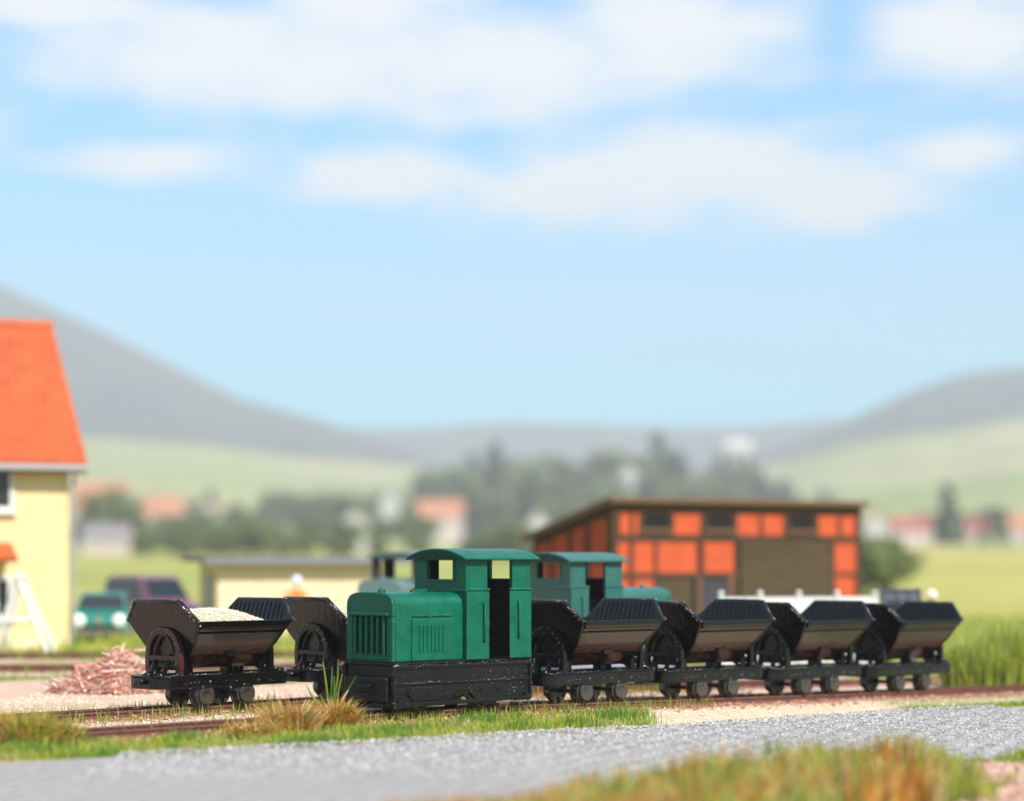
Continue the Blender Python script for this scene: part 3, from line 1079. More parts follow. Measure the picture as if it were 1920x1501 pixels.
    MB().prism(rp + rp_in, 'x', -.09, 1.60).build('roof', MG, root, bevel=.022, seg=3)
    return root


def copy_as(src, label):
    o = copy_tree(src)
    o['label'] = label
    return o


GL = 'green narrow gauge diesel locomotives'
loco = make_loco('diesel_locomotive', 'sharp green diesel locomotive with black frame, radiator grille facing left', GL, M_green, M_loco_frame)
loco.location = sn(24.86, N1)
loco.rotation_euler = (0, 0, YAW)
loco2 = make_loco('diesel_locomotive', 'second green locomotive behind the wagons, its hood pointing right', GL, M_green_dull, M_grey_frame)
loco2.location = sn(32.70, N2 + 0.5)
loco2.rotation_euler = (0, 0, YAW + math.pi)
loco3 = make_loco('diesel_locomotive', 'blurred pale green locomotive with dark cab half hidden behind the front locomotive', GL, M_green_pale, M_loco_frame, M_dark_cab, .40, 1.88)
loco3.location = (-2.82, 55.5, 0)
loco3.rotation_euler = (0, 0, R(90 - 12))


# ------------------------------------------------------------------ tipper wagons
def xe(z):
    """distance of the tub's sloping end from the middle at height z"""
    return .675 + (z - .60) * .345


TUB = [(0.0, .61), (.10, .62), (.22, .67), (.34, .75), (.46, .84), (.62, 1.0), (.82, 1.265), (.885, 1.275), (.885, 1.38)]


def make_wagon(name, label, group, end_mat, bracing=True):
    root = empty(name)
    tag(root, label, 'wagon', group)
    B = M_black
    MBW = mat('silver_glint', (0.80, 0.80, 0.82), 0.18, 0.5, metal=1.0, bump=(30, 0.1, 0.01))  # silver specks put on where the wagon's edges would glint
    # underframe: a ring with rounded ends
    def rr(L, W, r):
        pts = []
        for cx, cy, a0 in ((L - r, W - r, 0), (-L + r, W - r, 90), (-L + r, -W + r, 180), (L - r, -W + r, 270)):
            for k in range(7):
                a = R(a0 + 90 * k / 6)
                pts.append((cx + r * math.cos(a), cy + r * math.sin(a)))
        return pts
    fr = MB()
    fr.ring(rr(1.40, .45, .24), rr(1.30, .36, .17), 'z', .315, .50)
    frame = fr.build('underframe', M_black2, root, bevel=.014)
    MB().ring(rr(1.415, .465, .25), rr(1.31, .37, .18), 'z', .502, .526).build('top_flange', M_black2, frame, bevel=.006)
    for x in (-1.0, -.43, .43, 1.0):
        MB().box(x - .05, x + .05, -.358, .358, .38, .48).build('crossbeam', M_black2, frame)
    for x in (-.43, .43):
        for sg in (-1, 1):
            w = MB().lathe([(.13, -.10), (.215, -.095), (.215, -.06), (.190, -.055), (.185, .05), (.165, .058), (.160, .050), (.155, .105), (.145, .115), (.02, .12)], (0, 0, 0), 'y', 28)
            o = w.build('wheel', M_wheel, root)
            o.location = (x, sg * .335, .19)
            o.rotation_euler = (0, 0, 0 if sg > 0 else math.pi)
            ab = MB().box(x - .11, x + .11, sg * .425 - .04, sg * .425 + .04, .29, .36).build('axle_box', M_black2, frame, bevel=.03)
            MB().lathe([(.026, 0), (.026, .015), (.012, .028)], (x + .02, sg * .452, .435), 'y', 10).build('bolt', M_black2, frame)
        MB().tube([(x, -.33, .19), (x, .33, .19)], .035, 8).build('axle', M_black2, root)
    for sg in (-1, 1):
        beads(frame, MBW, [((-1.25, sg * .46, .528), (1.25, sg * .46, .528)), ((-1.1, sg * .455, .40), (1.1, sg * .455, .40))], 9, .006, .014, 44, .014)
    # tub
    t = MB()
    prof = [(-y, z) for y, z in TUB[::-1]][:-1] + TUB
    inn = []
    for y, z in prof:
        k = 1 if y > 0 else -1
        inn.append((y - k * .045 if abs(y) > .1 else y * .9, min(z + .045, 1.38) if z < 1.35 else 1.38))
    n = len(prof)
    vs = [(-xe(z), y, z) for y, z in prof] + [(xe(z), y, z) for y, z in prof] + [(-xe(z) + .05, y, z) for y, z in inn] + [(xe(z) - .05, y, z) for y, z in inn]
    fs = []
    for i in range(n - 1):
        fs += [(i, n + i, n + i + 1, i + 1), (2 * n + i + 1, 3 * n + i + 1, 3 * n + i, 2 * n + i)]
    for i in (0, n - 1):
        fs += [(i, 2 * n + i, 3 * n + i, n + i) if i else (i, n + i, 3 * n + i, 2 * n + i)]
    t.add(vs, fs)
    tub = t.build('tub', M_tub, root, bevel=.012)
    for sg in (-1, 1):      # rolled lip along the side
        MB().box(-.945, .945, sg * .895 - .022, sg * .895 + .022, 1.325, 1.395).build('lip', B, tub, bevel=.014)
        MB().box(-.10, .12, min(sg * .42, sg * .53), max(sg * .42, sg * .53), .82, .90).build('side_stop', M_black2, tub, bevel=.015)
        MB().box(-.885, .885, sg * .785 - .012, sg * .785 + .012, 1.19, 1.212).build('side_rib', B, tub)
    for sx in (-1, 1):
        # sloping end plate, outline wider at lip level
        out = [(0, .60), (.11, .612), (.23, .665), (.35, .745), (.475, .835), (.635, .995), (.89, 1.37), (.90, 1.41), (.56, 1.715)]
        ol = [(-y, z) for y, z in out[::-1]][:-1] + out
        m = len(ol)
        vs = [(sx * xe(z), y, z) for y, z in ol] + [(sx * (xe(z) + .055), y, z + .0) for y, z in ol]
        fs = [tuple(range(m)), tuple(range(m, 2 * m))[::-1]] + [(i, m + i, m + (i + 1) % m, (i + 1) % m) for i in range(m)]
        if sx < 0: fs = [f[::-1] for f in fs]
        pl = MB().add(vs, fs).build('end_plate', B, root, bevel=.012)
        # thick rim along the three upper edges
        rim = MB()
        pts = [(-.89, 1.38), (-.56, 1.705), (.56, 1.705), (.89, 1.38)]
        for (ya, za), (yb, zb) in zip(pts, pts[1:]):
            rim.tube([(sx * (xe(za) + .04), ya, za), (sx * (xe(zb) + .04), yb, zb)], .036, 8)
        rim.build('rim', M_rim, pl, smooth=True)
        for k in range(13):
            y = -.66 + k * .11
            zt = min(1.67, 1.38 + (.87 - abs(y)) * .95)
            z0 = 1.35
            rb = MB()
            rb.tube([(sx * (xe(z0) - .004), y, z0), (sx * (xe(zt) - .004), y * .985, zt)], .013, 5)
            rb.build('rib', B, pl)
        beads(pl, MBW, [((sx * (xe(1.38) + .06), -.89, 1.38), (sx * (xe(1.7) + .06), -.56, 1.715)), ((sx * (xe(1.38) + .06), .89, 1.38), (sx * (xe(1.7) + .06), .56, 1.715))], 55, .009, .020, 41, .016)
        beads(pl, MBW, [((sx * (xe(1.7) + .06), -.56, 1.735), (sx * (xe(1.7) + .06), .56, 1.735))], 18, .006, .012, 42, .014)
        # cradle: gothic arch with crossbar, pivot and struts
        em = end_mat if sx < 0 else M_black2
        xa = sx * .95
        arch = MB()

        def arc(hw, zs, za, r):
            pth = [(xa, -hw * .93, .50), (xa, -hw, .66)]
            for k in range(0, 7):
                tt = k / 6 * math.pi / 2
                pth.append((xa, -hw * math.cos(tt) ** .8 if k < 6 else 0, zs + (za - zs) * math.sin(tt)))
            pth += [(xa, -y, z) for _, y, z in pth[:-1][::-1]]
            return pth
        pth = arc(.39, .80, 1.235, .05)
        flat = []
        vs, fs = [], []
        w, th = .055, .045
        for i, p in enumerate(pth):
            p = Vector(p)
            d = (Vector(pth[min(i + 1, len(pth) - 1)]) - Vector(pth[max(i - 1, 0)])).normalized()
            q = Vector((1, 0, 0)).cross(d)
            for a, b in ((-w, -th), (w, -th), (w, th), (-w, th)):
                vs.append(p + q * a + Vector((b, 0, 0)))
        for i in range(len(pth) - 1):
            for k in range(4):
                fs.append((i * 4 + k, i * 4 + (k + 1) % 4, i * 4 + 4 + (k + 1) % 4, i * 4 + 4 + k))
        fs += [(3, 2, 1, 0), tuple(range(len(vs) - 4, len(vs)))]
        arch.add(vs, fs)
        ar = arch.build('cradle_arch', em, root, bevel=.012)
        # inner gothic rib
        gp = [(xa - sx * -.0, -.23, .83), (xa, -.20, .98), (xa, -.11, 1.11), (xa, 0, 1.18), (xa, .11, 1.11), (xa, .20, .98), (xa, .23, .83)]
        MB().tube(gp, .032, 6).build('inner_rib', em, ar, smooth=True)
        MB().box(xa - .04, xa + .04, -.345, .345, .74, .835).build('crossbar', em, ar, bevel=.012)
        bs = [(Vector(pth[i]) + Vector((sx * .05, 0, 0)), Vector(pth[i + 1]) + Vector((sx * .05, 0, 0))) for i in range(len(pth) - 1)]
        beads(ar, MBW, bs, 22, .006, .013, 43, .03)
        MB().lathe([(.17, -.03), (.17, .0), (.06, .01), (.05, .05), (.02, .06)], (xa - sx * .06, 0, .98), 'x', 16).build('pivot', M_black2, ar).scale = (1, 1, 1)
        MB().box(min(xa - sx * .05, xa - sx * .12), max(xa - sx * .05, xa - sx * .12), -.33, .33, .60, 1.15).build('backing', M_black2, ar, bevel=.05)
        for y in (-.22, .10):
            MB().tube([(xa, y + .10, .76), (xa + sx * .07, y + .06, .70), (xa + sx * .20, y - .02, .57), (xa + sx * .30, y - .06, .525), (xa + sx * .36, y - .08, .515)],
                      [.042, .045, .045, .052, .06], 8).build('strut', M_black2, ar, smooth=True)
        for y in (-.33, .33):
            MB().box(xa - sx * .14 - .05, xa - sx * .14 + .05, y - .03, y + .03, .50, .72).build('leg', M_black2, ar, bevel=.012)
        # coupling
        cp = MB().box(sx * 1.415 if sx > 0 else -1.50, 1.50 if sx > 0 else -1.415, -.10, .10, .39, .47).build('coupling', M_black2, frame, bevel=.02)
    for x in (-.50, .34):
        MB().box(x - .06, x + .06, -.10, .10, .49, .62).build('tub_support', M_black2, root, bevel=.01)
    return root


GW = 'black tipper wagons'
wag_l = make_wagon('tipper_wagon', 'black tipper wagon heaped with cream gravel, left of the green locomotive', GW, M_rust)
wag_l.location = sn(22.76, N2 - 0.10); wag_l.rotation_euler = (0, 0, YAW + R(3.0))
wag0 = make_wagon('tipper_wagon', 'empty black tipper wagon coupled directly behind the front locomotive', GW, M_black2)
wag0.location = sn(28.26, N1); wag0.rotation_euler = (0, 0, YAW)
for k, lab in enumerate(('second empty black tipper wagon, counted from the front locomotive to the right',
                         'third empty black tipper wagon right of the front locomotive, before the brown gate',
                         'last empty black tipper wagon at the right end of the train')):
    w = copy_as(wag0, lab)
    w.location = sn(28.26 + 2.95 * (k + 1), N1)
    w.rotation_euler = (0, R(0.0), YAW + R(-.6 * (k == 1)))
w = copy_as(wag0, 'gravel filled black wagon half hidden behind the front locomotive hood')
w.location = sn(25.86, N2 - 0.12); w.rotation_euler = (0, 0, YAW)


def load(wagon, label):
    rng = random.Random(17)
    mb = MB()
    # heap surface
    nx, ny = 26, 18
    vs, fs = [], []

    def hz(u, v):
        return 1.29 + .27 * (1 - abs(u) ** 2.4) * (1 - abs(v) ** 2.2) + .015 * wn(u * 3, v * 3, 2.0, 4)
    for j in range(ny + 1):
        for i in range(nx + 1):
            u, v = -1 + 2 * i / nx, -1 + 2 * j / ny
            vs.append((u * .90, v * .79, hz(u, v)))
    for j in range(ny):
        for i in range(nx):
            a = j * (nx + 1) + i
            fs.append((a, a + 1, a + nx + 2, a + nx + 1))
    mb.add(vs, fs, (0.56, 0.48, 0.34))
    for _ in range(3600):
        u, v = rng.uniform(-1, 1), rng.uniform(-1, 1)
        r = rng.uniform(.014, .028)
        t = rng.random()
        add_stone(mb, u * .90, v * .79, hz(u, v) + r * .4, r, (0.50 + .20 * t, 0.42 + .21 * t, 0.28 + .22 * t), rng)
    o = mb.build('gravel_load', M_load)
    o.matrix_world = Matrix.Translation(wagon.location) @ wagon.rotation_euler.to_matrix().to_4x4()
    tag(o, label, 'gravel', kind='stuff')


load(wag_l, 'cream coloured gravel heaped in the leftmost tipper wagon')
load(w, 'cream gravel in the wagon half hidden behind the locomotive')


# ------------------------------------------------------------------ yellow house
M_yellow = mat('yellow_render', (0.76, 0.585, 0.31), 0.85, 0.2, bump=(9, 0.25, 0.03), var=(0.9, (0.69, 0.52, 0.27), 0.4, 0.7))
M_cream = mat('cream_render', (0.78, 0.63, 0.42), 0.85, 0.2, bump=(9, 0.25, 0.03), var=(0.9, (0.71, 0.57, 0.37), 0.4, 0.7))
M_tile = mat('orange_roof_tile', (0.47, 0.098, 0.026), 0.6, 0.35, bump=(14, 0.3, 0.03), var=(1.6, (0.38, 0.072, 0.021), 0.4, 0.68))
M_white = mat('white_paint', (0.66, 0.65, 0.62), 0.55, 0.4, bump=(12, 0.15, 0.01))
M_grey = mat('grey_zinc', (0.33, 0.33, 0.35), 0.5, 0.5, bump=(8, 0.2, 0.01))
M_greyroof = mat('grey_felt_roof', (0.20, 0.20, 0.23), 0.85, 0.3, bump=(10, 0.4, 0.02))
M_glass = mat('dark_window_glass', (0.02, 0.022, 0.025), 0.08, 0.7)
M_timber = mat('brown_timber', (0.075, 0.040, 0.020), 0.8, 0.25, bump=(10, 0.5, 0.02), var=(3, (0.050, 0.028, 0.016), 0.4, 0.7))
M_gate = mat('weathered_planks', (0.085, 0.058, 0.030), 0.85, 0.25, bump=(9, 0.5, 0.02), var=(4, (0.052, 0.038, 0.022), 0.4, 0.7))
M_brick = mat('orange_infill_brick', (0.54, 0.090, 0.028), 0.8, 0.25, bump=(12, 0.3, 0.02), var=(2.2, (0.42, 0.066, 0.024), 0.4, 0.68))
M_verge = mat('brown_fascia', (0.15, 0.078, 0.042), 0.75, 0.3, bump=(10, 0.3, 0.02))
M_dark = mat('dark_interior', (0.012, 0.011, 0.011), 0.8, 0.2, bump=(8, 0.2, 0.01))
M_shed_glass = mat('unlit_interior_pane', (0.012, 0.011, 0.011), 0.35, 0.25, bump=(6, 0.1, 0.01))  # opaque panes coloured as the dark, unlit inside of the shed
M_mauve = mat('dark_mauve_door', (0.045, 0.040, 0.050), 0.7, 0.3, bump=(8, 0.3, 0.01))  # dark mauve colour of the shed doorway


def house():
    beta = R(23)
    Cx, Cy = -12.48, 64.6
    z0 = -0.15
    root = empty('house', (Cx, Cy, z0), beta)       # local x along the front (negative = left), y to the back
    tag(root, 'yellow two storey house with orange tiled roof at the left edge', 'house')
    W, D, HE = 11.0, 8.6, 5.42
    walls = MB()
    walls.prism([(0, 0), (D, 0), (D, HE), (D / 2, HE + D / 2 * .90), (0, HE)], 'x', -W, 0)
    wall = walls.build('wall', M_yellow, root)
    MB().box(-W - .03, .03, -.03, D + .03, -.2, .30).build('plinth', M_cream, wall)
    # roof planes with rows of tiles
    ov, oe = .42, .42
    sl = .90
    roof = MB()
    for side in (0, 1):
        y_e, y_r = (-ov, D / 2) if side == 0 else (D + ov, D / 2)
        ze, zr = HE - ov * sl + .05, HE + D / 2 * sl + .05
        vs = [(-W - oe, y_e, ze), (oe, y_e, ze), (oe, y_r, zr), (-W - oe, y_r, zr)]
        vs += [(x, y, z + .12) for x, y, z in vs]
        fs = [(0, 3, 2, 1), (4, 5, 6, 7), (0, 1, 5, 4), (1, 2, 6, 5), (2, 3, 7, 6), (3, 0, 4, 7)]
        roof.add(vs, fs if side == 0 else [f[::-1] for f in fs])
    rf = roof.build('roof', M_tile, root)
    ncol = 26
    tw = .30
    rows = 22
    for i in range(ncol):           # rolled tile columns on the visible slope
        col = MB()
        x1 = oe - i * tw
        for r_ in range(rows):
            t0, t1 = r_ / rows, (r_ + 1.06) / rows
            y0_, y1_ = -ov + (D / 2 + ov) * t0, -ov + (D / 2 + ov) * min(t1, 1)
            za, zb = HE + .05 + y0_ * sl + .175, HE + .05 + y1_ * sl + .145
            xs = [x1 - tw, x1 - tw * .75, x1 - tw * .5, x1 - tw * .25, x1]
            hs = [.0, .035, .05, .035, .0]
            vs = [(x, y0_ - .01, za + h) for x, h in zip(xs, hs)] + [(x, y1_, zb + h) for x, h in zip(xs, hs)]
            vs += [(xs[0], y0_ - .01, za - .05), (xs[4], y0_ - .01, za - .05)]
            col.add(vs, [(k, k + 1, k + 6, k + 5) for k in range(4)] + [(0, 10, 11, 4, 3, 2, 1)])
        col.build('tile_column', M_tile, rf)
    MB().tube([(-W - oe, D / 2, HE + D / 2 * sl + .20), (oe, D / 2, HE + D / 2 * sl + .20)], .16, 8).build('ridge_tile', M_tile, rf)
    MB().box(-W - oe, oe, -ov - .13, -ov - .02, HE - ov * sl - .06, HE - ov * sl + .10).build('gutter', M_grey, rf, bevel=.03)
    MB().box(-W - oe, oe + .01, -ov - .015, -ov + .02, HE - ov * sl - .12, HE - ov * sl + .06).build('fascia', M_verge, rf)
    MB().tube([(.10, -.38, HE - .45), (.10, -.10, HE - .85), (.10, -.10, .1)], .05, 8).build('downpipe', M_grey, wall)

    def window(x0, x1, za, zb):
        o = MB().ring(rect(x0, x1, za, zb), rect(x0 + .12, x1 - .12, za + .12, zb - .12), 'y', -.07, .02).build('window', M_white, root, bevel=.01)
        MB().box(x0 + .12, x1 - .12, -.03, -.015, za + .12, zb - .12).build('pane', M_glass, o)
        xm = (x0 + x1) / 2
        MB().box(xm - .035, xm + .035, -.06, -.03, za + .12, zb - .12).build('mullion', M_white, o)
        MB().box(x0 - .08, x1 + .08, -.16, -.07, za - .09, za).build('sill', M_white, o)
    window(-2.72, -1.55, 3.85, 5.05)
    window(-6.0, -4.8, 3.85, 5.05)
    window(-2.45, -1.60, .85, 2.05)
    cn = MB().prism([(-1.0, 2.42), (0, 2.85), (0, 2.98), (-1.05, 2.54)], 'x', -5.2, -1.62).build('canopy', M_tile, root, bevel=.02)
    return root


house()


def a_frame():
    d = 60.5
    root = empty('a_frame', (P(38, 0, d).x, d, -0.15), R(0))
    tag(root, 'white painted wooden A shaped stand before the yellow house', 'stand')
    k = d / F
    for y in (-.35, .35):
        MB().tube([(0, y, 2.05), (.82, y * 1.3, 0)], .065, 4).build('leg', M_white, root)
        MB().tube([(0, y, 2.05), (-.62, y * 1.3, 0)], .065, 4).build('leg', M_white, root)
        MB().tube([(-.30, y * 1.15, .90), (.42, y * 1.15, .90)], .05, 4).build('brace', M_white, root)
    MB().tube([(0, -.55, 2.06), (0, .55, 2.06)], .08, 4).build('ridge_bar', M_white, root)


a_frame()


# ------------------------------------------------------------------ low cream building
def garage():
    al = R(20)
    Cx, Cy = -9.25, 72
    root = empty('garage', (Cx, Cy, -.15), al)
    tag(root, 'low cream garage with flat grey roof behind the left wagon', 'garage')
    W, D, Hh = 5.25, 2.6, 2.42
    wl = MB().box(0, W, 0, D, 0, Hh).build('wall', M_cream, root)
    MB().box(-.5, W + 1.5, -.45, D + .4, Hh, Hh + .14).build('roof', M_greyroof, root, bevel=.02)
    MB().box(-.52, W + 1.52, -.49, -.45, Hh - .06, Hh + .15).build('fascia', M_greyroof, root)
    o = MB().box(-.05, -.003, .5, 1.7, 0, 2.05).build('door', M_grey, root, bevel=.01)
    MB().box(-.09, -.05, 1.5, 1.56, .95, 1.1).build('handle', M_dark, o)
    for x in (W + .15, W + 1.35):
        MB().box(x - .07, x + .07, -.35, -.21, 0, Hh).build('post', M_timber, root)
    for k in range(4):
        MB().box(W * k / 4 + .06, W * (k + 1) / 4 - .06, -.02, -.003, .15, Hh - .2).build('wall_panel', M_cream, wl, bevel=.006)


garage()


# ------------------------------------------------------------------ timber framed shed
def shed():
    al = R(33)
    ca, sa = math.cos(al), math.sin(al)
    Ox, Oy = 3.15, 72.0
    root = empty('timber_shed', (Ox, Oy, 0), al)
    tag(root, 'brown timber framed shed with orange brick panels and sloping roof', 'shed')

    def tx(px):
        k = (px - 960) / F
        return (k * Oy - Ox) / (ca - k * sa)

    def zz(px, row):
        return CAMH + (HOR - row) / F * (Oy + tx(px) * sa)
    W = tx(1608)
    D, HF, HB = 4.4, zz(1150, 945), 3.05
    z0 = -.25
    sh = MB().prism([(0, z0), (D, z0), (D, HB), (0, HF)], 'x', 0, W).build('wall', M_dark, root)
    # roof slab
    ov = .30
    slope = (HF - HB) / D
    pr = [(-ov, HF + ov * slope), (D + ov, HB - ov * slope), (D + ov, HB - ov * slope + .14), (-ov, HF + ov * slope + .14)]
    MB().prism(pr, 'x', -.25, W + .22).build('roof', M_greyroof, root)
    MB().box(-.27, W + .24, -ov - .06, -ov - .002, HF + ov * slope - .0, HF + ov * slope + .15).build('fascia', M_verge, root, bevel=.01)
    vb = [(-ov, HF + ov * slope - .07), (D + ov, HB - ov * slope - .07), (D + ov, HB - ov * slope + .16), (-ov, HF + ov * slope + .16)]
    MB().prism(vb, 'x', -.31, -.252).build('verge_board', M_verge, root)
    # front: timbers (proud) and brick panels
    rowz = [950, 1008, 1078, 1150]
    z_top, z_mid, z_low = HF - .02, zz(1300, 1009), zz(1300, 1078)

    def panel(px0, px1, za, zb, m=M_brick, nm='brick_panel', y=-.05):
        MB().box(tx(px0 - 2), tx(px1 + 2), y, -.004, za - .03, zb + .03).build(nm, m, root, bevel=.02)

    def post(px, w, za, zb, m=M_timber):
        x = tx(px)
        MB().box(x - w / 2, x + w / 2, -.10, -.003, za, zb).build('post', m, root, bevel=.01)

    def beam(px0, px1, z, h, m=M_timber):
        MB().box(tx(px0), tx(px1), -.092, -.003, z - h / 2, z + h / 2).build('beam', m, root, bevel=.01)
    u0, u1 = z_mid + .14, HF - .28
    for a, b in ((1163, 1196), (1262, 1310), (1381, 1420), (1430, 1466), (1532, 1568), (1576, 1602)):
        panel(a, b, u0, u1)
    for a, b in ((1200, 1256), (1318, 1374), (1474, 1526)):
        w = MB().ring(rect(tx(a), tx(b), u0 + .05, u1 + .04), rect(tx(a) + .08, tx(b) - .08, u0 + .18, u1 - .0), 'y', -.08, -.004).build('window', M_timber, root, bevel=.01)
        MB().box(tx(a) + .08, tx(b) - .08, -.02, -.006, u0 + .18, u1 - .0).build('pane', M_shed_glass, w)
        MB().box(tx(a) - .03, tx(b) + .03, -.14, -.08, u0 + .05, u0 + .16).build('sill', M_verge, w)
    l0, l1 = z_low + .10, z_mid - .12
    for a, b in ((1156, 1176), (1187, 1222), (1232, 1304), (1313, 1377)):
        panel(a, b, l0, l1)
    for a, b in ((1158, 1178), (1190, 1224)):
        panel(a, b, z_low - .95, z_low - .10)
        panel(a, b, z0 + .2, z_low - 1.1)
    panel(1562, 1602, z_low + .08, z_mid - .14)
    panel(1562, 1600, z_low - .75, z_low - .04)
    panel(1562, 1600, z0 + .2, z_low - .9)
    beam(1150, 1610, HF - .14, .22)
    beam(1150, 1610, z_mid, .20)
    beam(1150, 1384, z_low, .17)
    beam(1559, 1610, z_low + .01, .12)
    for px in (1151, 1182, 1199, 1258, 1314, 1377, 1425, 1470, 1529, 1572, 1607):
        low = z_mid if px in (1199, 1258, 1425, 1470, 1529, 1572) else z0
        if px in (1314,): low = z_low
        post(px, .13 if px not in (1151, 1607) else .22, low, HF - .03)
    post(1227, .14, z0, z_mid)
    post(1559, .16, z0, z_mid)
    post(1308, .18, z0, z_low, M_verge)
    post(1368, .22, z0, z_low, M_verge)
    # small plank door, dark opening, big gate
    xa, xb = tx(1231), tx(1296)
    d1 = MB().box(xa, xb, -.03, -.004, z0, z_low - .10).build('door', M_dark, root)
    for k in range(5):
        MB().box(xa + (xb - xa) * k / 5 + .008, xa + (xb - xa) * (k + 1) / 5 - .008, -.06, -.031, z0 + .05, z_low - .11).build('plank', M_gate, d1)
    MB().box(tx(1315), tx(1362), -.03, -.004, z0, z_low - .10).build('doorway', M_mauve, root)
    xa, xb = tx(1386), tx(1556)
    gt = MB().box(xa, xb, -.03, -.004, z0, z_mid - .11).build('gate', M_dark, root)
    for k in range(15):
        MB().box(xa + (xb - xa) * k / 15 + .007, xa + (xb - xa) * (k + 1) / 15 - .007, -.065, -.031, z0 + .05, z_mid - .12).build('plank', M_gate, gt)
    for zc in (z_mid - .35, .55):
        MB().box(xa + .05, xb - .05, -.09, -.066, zc - .07, zc + .07).build('rail', M_gate, gt)
    # left side wall: vertical orange boards between timbers
    nb = 9
    for k in range(nb):
        y0_, y1_ = .25 + (D - .4) * k / nb + .07, .25 + (D - .4) * (k + 1) / nb - .05
        zt0, zt1 = HF - slope * y0_ - .30, HF - slope * y1_ - .30
        zb = 2.42
        if min(zt0, zt1) - zb < .08: continue
        MB().prism([(y0_, zb), (y1_, zb), (y1_, zt1), (y0_, zt0)], 'x', -.05, -.003).build('side_panel', M_brick, root, bevel=.012)
    for k in range(4):
        y0_, y1_ = .25 + (D - .4) * k / 4 + .09, .25 + (D - .4) * (k + 1) / 4 - .07
        MB().box(-.05, -.003, y0_, y1_, 1.15, 2.22).build('side_panel', M_brick, root, bevel=.012)
        MB().box(-.05, -.003, y0_, y1_, 0, 1.0).build('side_panel', M_brick, root, bevel=.012)
    for zc in (2.32, 1.07):
        MB().box(-.088, -.003, .03, D, zc - .09, zc + .09).build('beam', M_timber, root)
    for y in (.10, 1.25, 2.3, 3.35, D - .1):
        zt = HF - slope * y - .1
        MB().box(-.10, -.003, y - .09, y + .09, z0, zt).build('post', M_timber, root)
    MB().prism([(0, HF - .28), (D, HB - .28), (D, HB - .1), (0, HF - .1)], 'x', -.094, -.003).build('rafter', M_timber, root)


shed()


# ------------------------------------------------------------------ white wall with knobs
def white_fence():
    d = 57.0
    A, B = P(1352, 0, d), P(1640, 0, d + 1.5)
    L_ = math.hypot(B.x - A.x, B.y - A.y)
    gz = -.15 + drop(8)
    root = empty('white_fence', (A.x, A.y, gz), math.atan2(B.y - A.y, B.x - A.x))
    tag(root, 'white panel fence with knob topped posts behind the right wagons', 'fence')
    hgt = CAMH + (HOR - 1120) / F * d - gz
    n = 4
    for k in range(n):
        MB().box(L_ * k / n + .07, L_ * (k + 1) / n - .07, -.03, .03, .08, hgt).build('panel', M_white, root, bevel=.012)
    for k in range(n + 1):
        p = MB().box(L_ * k / n - .065, L_ * k / n + .065, -.065, .065, 0, hgt + .02).build('post', M_white, root, bevel=.012)
        MB().lathe([(.03, 0), (.06, .04), (.075, .08), (.06, .125), (.02, .15)], (L_ * k / n, 0, hgt + .02), 'z', 12).build('knob', M_white, p, smooth=True)


white_fence()


# ------------------------------------------------------------------ drum, sacks
def drum():
    d = 54.0
    p = P(1688, 0, d)
    m = mat('dark_blue_drum', (0.030, 0.036, 0.046), 0.4, 0.5, bump=(12, 0.3, 0.01))
    root = empty('oil_drum', (p.x, p.y, -.15 + drop(p.x)))
    tag(root, 'dark drum lying on trestles behind the last wagon', 'drum')
    zc = CAMH + (HOR - 1130) / F * d + .15 - drop(p.x)
    prof = [(.33, -.45), (.36, -.44), (.36, -.40), (.335, -.39), (.335, -.16), (.355, -.14), (.335, -.12), (.335, .12), (.355, .14), (.335, .16), (.335, .39), (.36, .40), (.36, .44), (.33, .45)]
    MB().lathe(prof, (0, 0, zc), 'x', 24).build('barrel', m, root, smooth=False)
    for x in (-.28, .28):
        t = MB()
        t.tube([(x, -.30, 0), (x, -.12, zc - .28)], .035, 5)
        t.tube([(x, .30, 0), (x, .12, zc - .28)], .035, 5)
        t.box(x - .04, x + .04, -.26, .26, zc - .34, zc - .27)
        t.build('trestle', M_timber, root)


drum()


def heap():
    """fluffy salmon coloured heap of wood shavings and twigs"""
    rng = random.Random(33)
    x, y = P(212, 0, 43.5).x, 43.5
    z = -.15
    m = mat('salmon_shavings', (0.6, 0.3, 0.2), 0.6, 0.35, attr=True, trans=0.3)
    mb = MB()
    pal = [(0.82, 0.42, 0.32), (0.85, 0.54, 0.42), (0.76, 0.32, 0.25), (0.88, 0.66, 0.52), (0.86, 0.56, 0.40), (0.66, 0.22, 0.17), (0.88, 0.72, 0.60)]
    for _ in range(3600):
        a = rng.random() * 6.28; r = math.sqrt(rng.random())
        bx, by = 1.18 * r * math.cos(a), .7 * r * math.sin(a)
        top = .88 * (1 - r ** 1.3) * (0.75 + .25 * (bx > 0))
        h = top * rng.random() ** .5
        L_ = rng.uniform(.12, .42) if rng.random() < .93 else rng.uniform(.5, .9)
        an, el = rng.random() * 6.28, rng.uniform(-.5, .75)
        c = Vector((bx, by, h + .04))
        dv = Vector((math.cos(an) * math.cos(el), math.sin(an) * math.cos(el), math.sin(el))) * L_ / 2
        sd_ = dv.cross(Vector((rng.uniform(-1, 1), rng.uniform(-1, 1), rng.uniform(-1, 1)))).normalized() * rng.uniform(.005, .022)
        cu = Vector((0, 0, rng.uniform(-.05, .06)))
        vs = [c - dv - sd_, c - dv + sd_, c + cu - sd_, c + cu + sd_, c + dv - sd_ * .5, c + dv + sd_ * .5]
        for q in vs: q.z = max(q.z, .01)
        mb.add(vs, [(0, 1, 3, 2), (2, 3, 5, 4)], pick(pal, rng))
    o = mb.build('shavings_heap', m)
    o.location = (x, y, z)
    tag(o, 'loose salmon pink heap of wood shavings left of the tipper wagon', 'heap', kind='stuff')


heap()


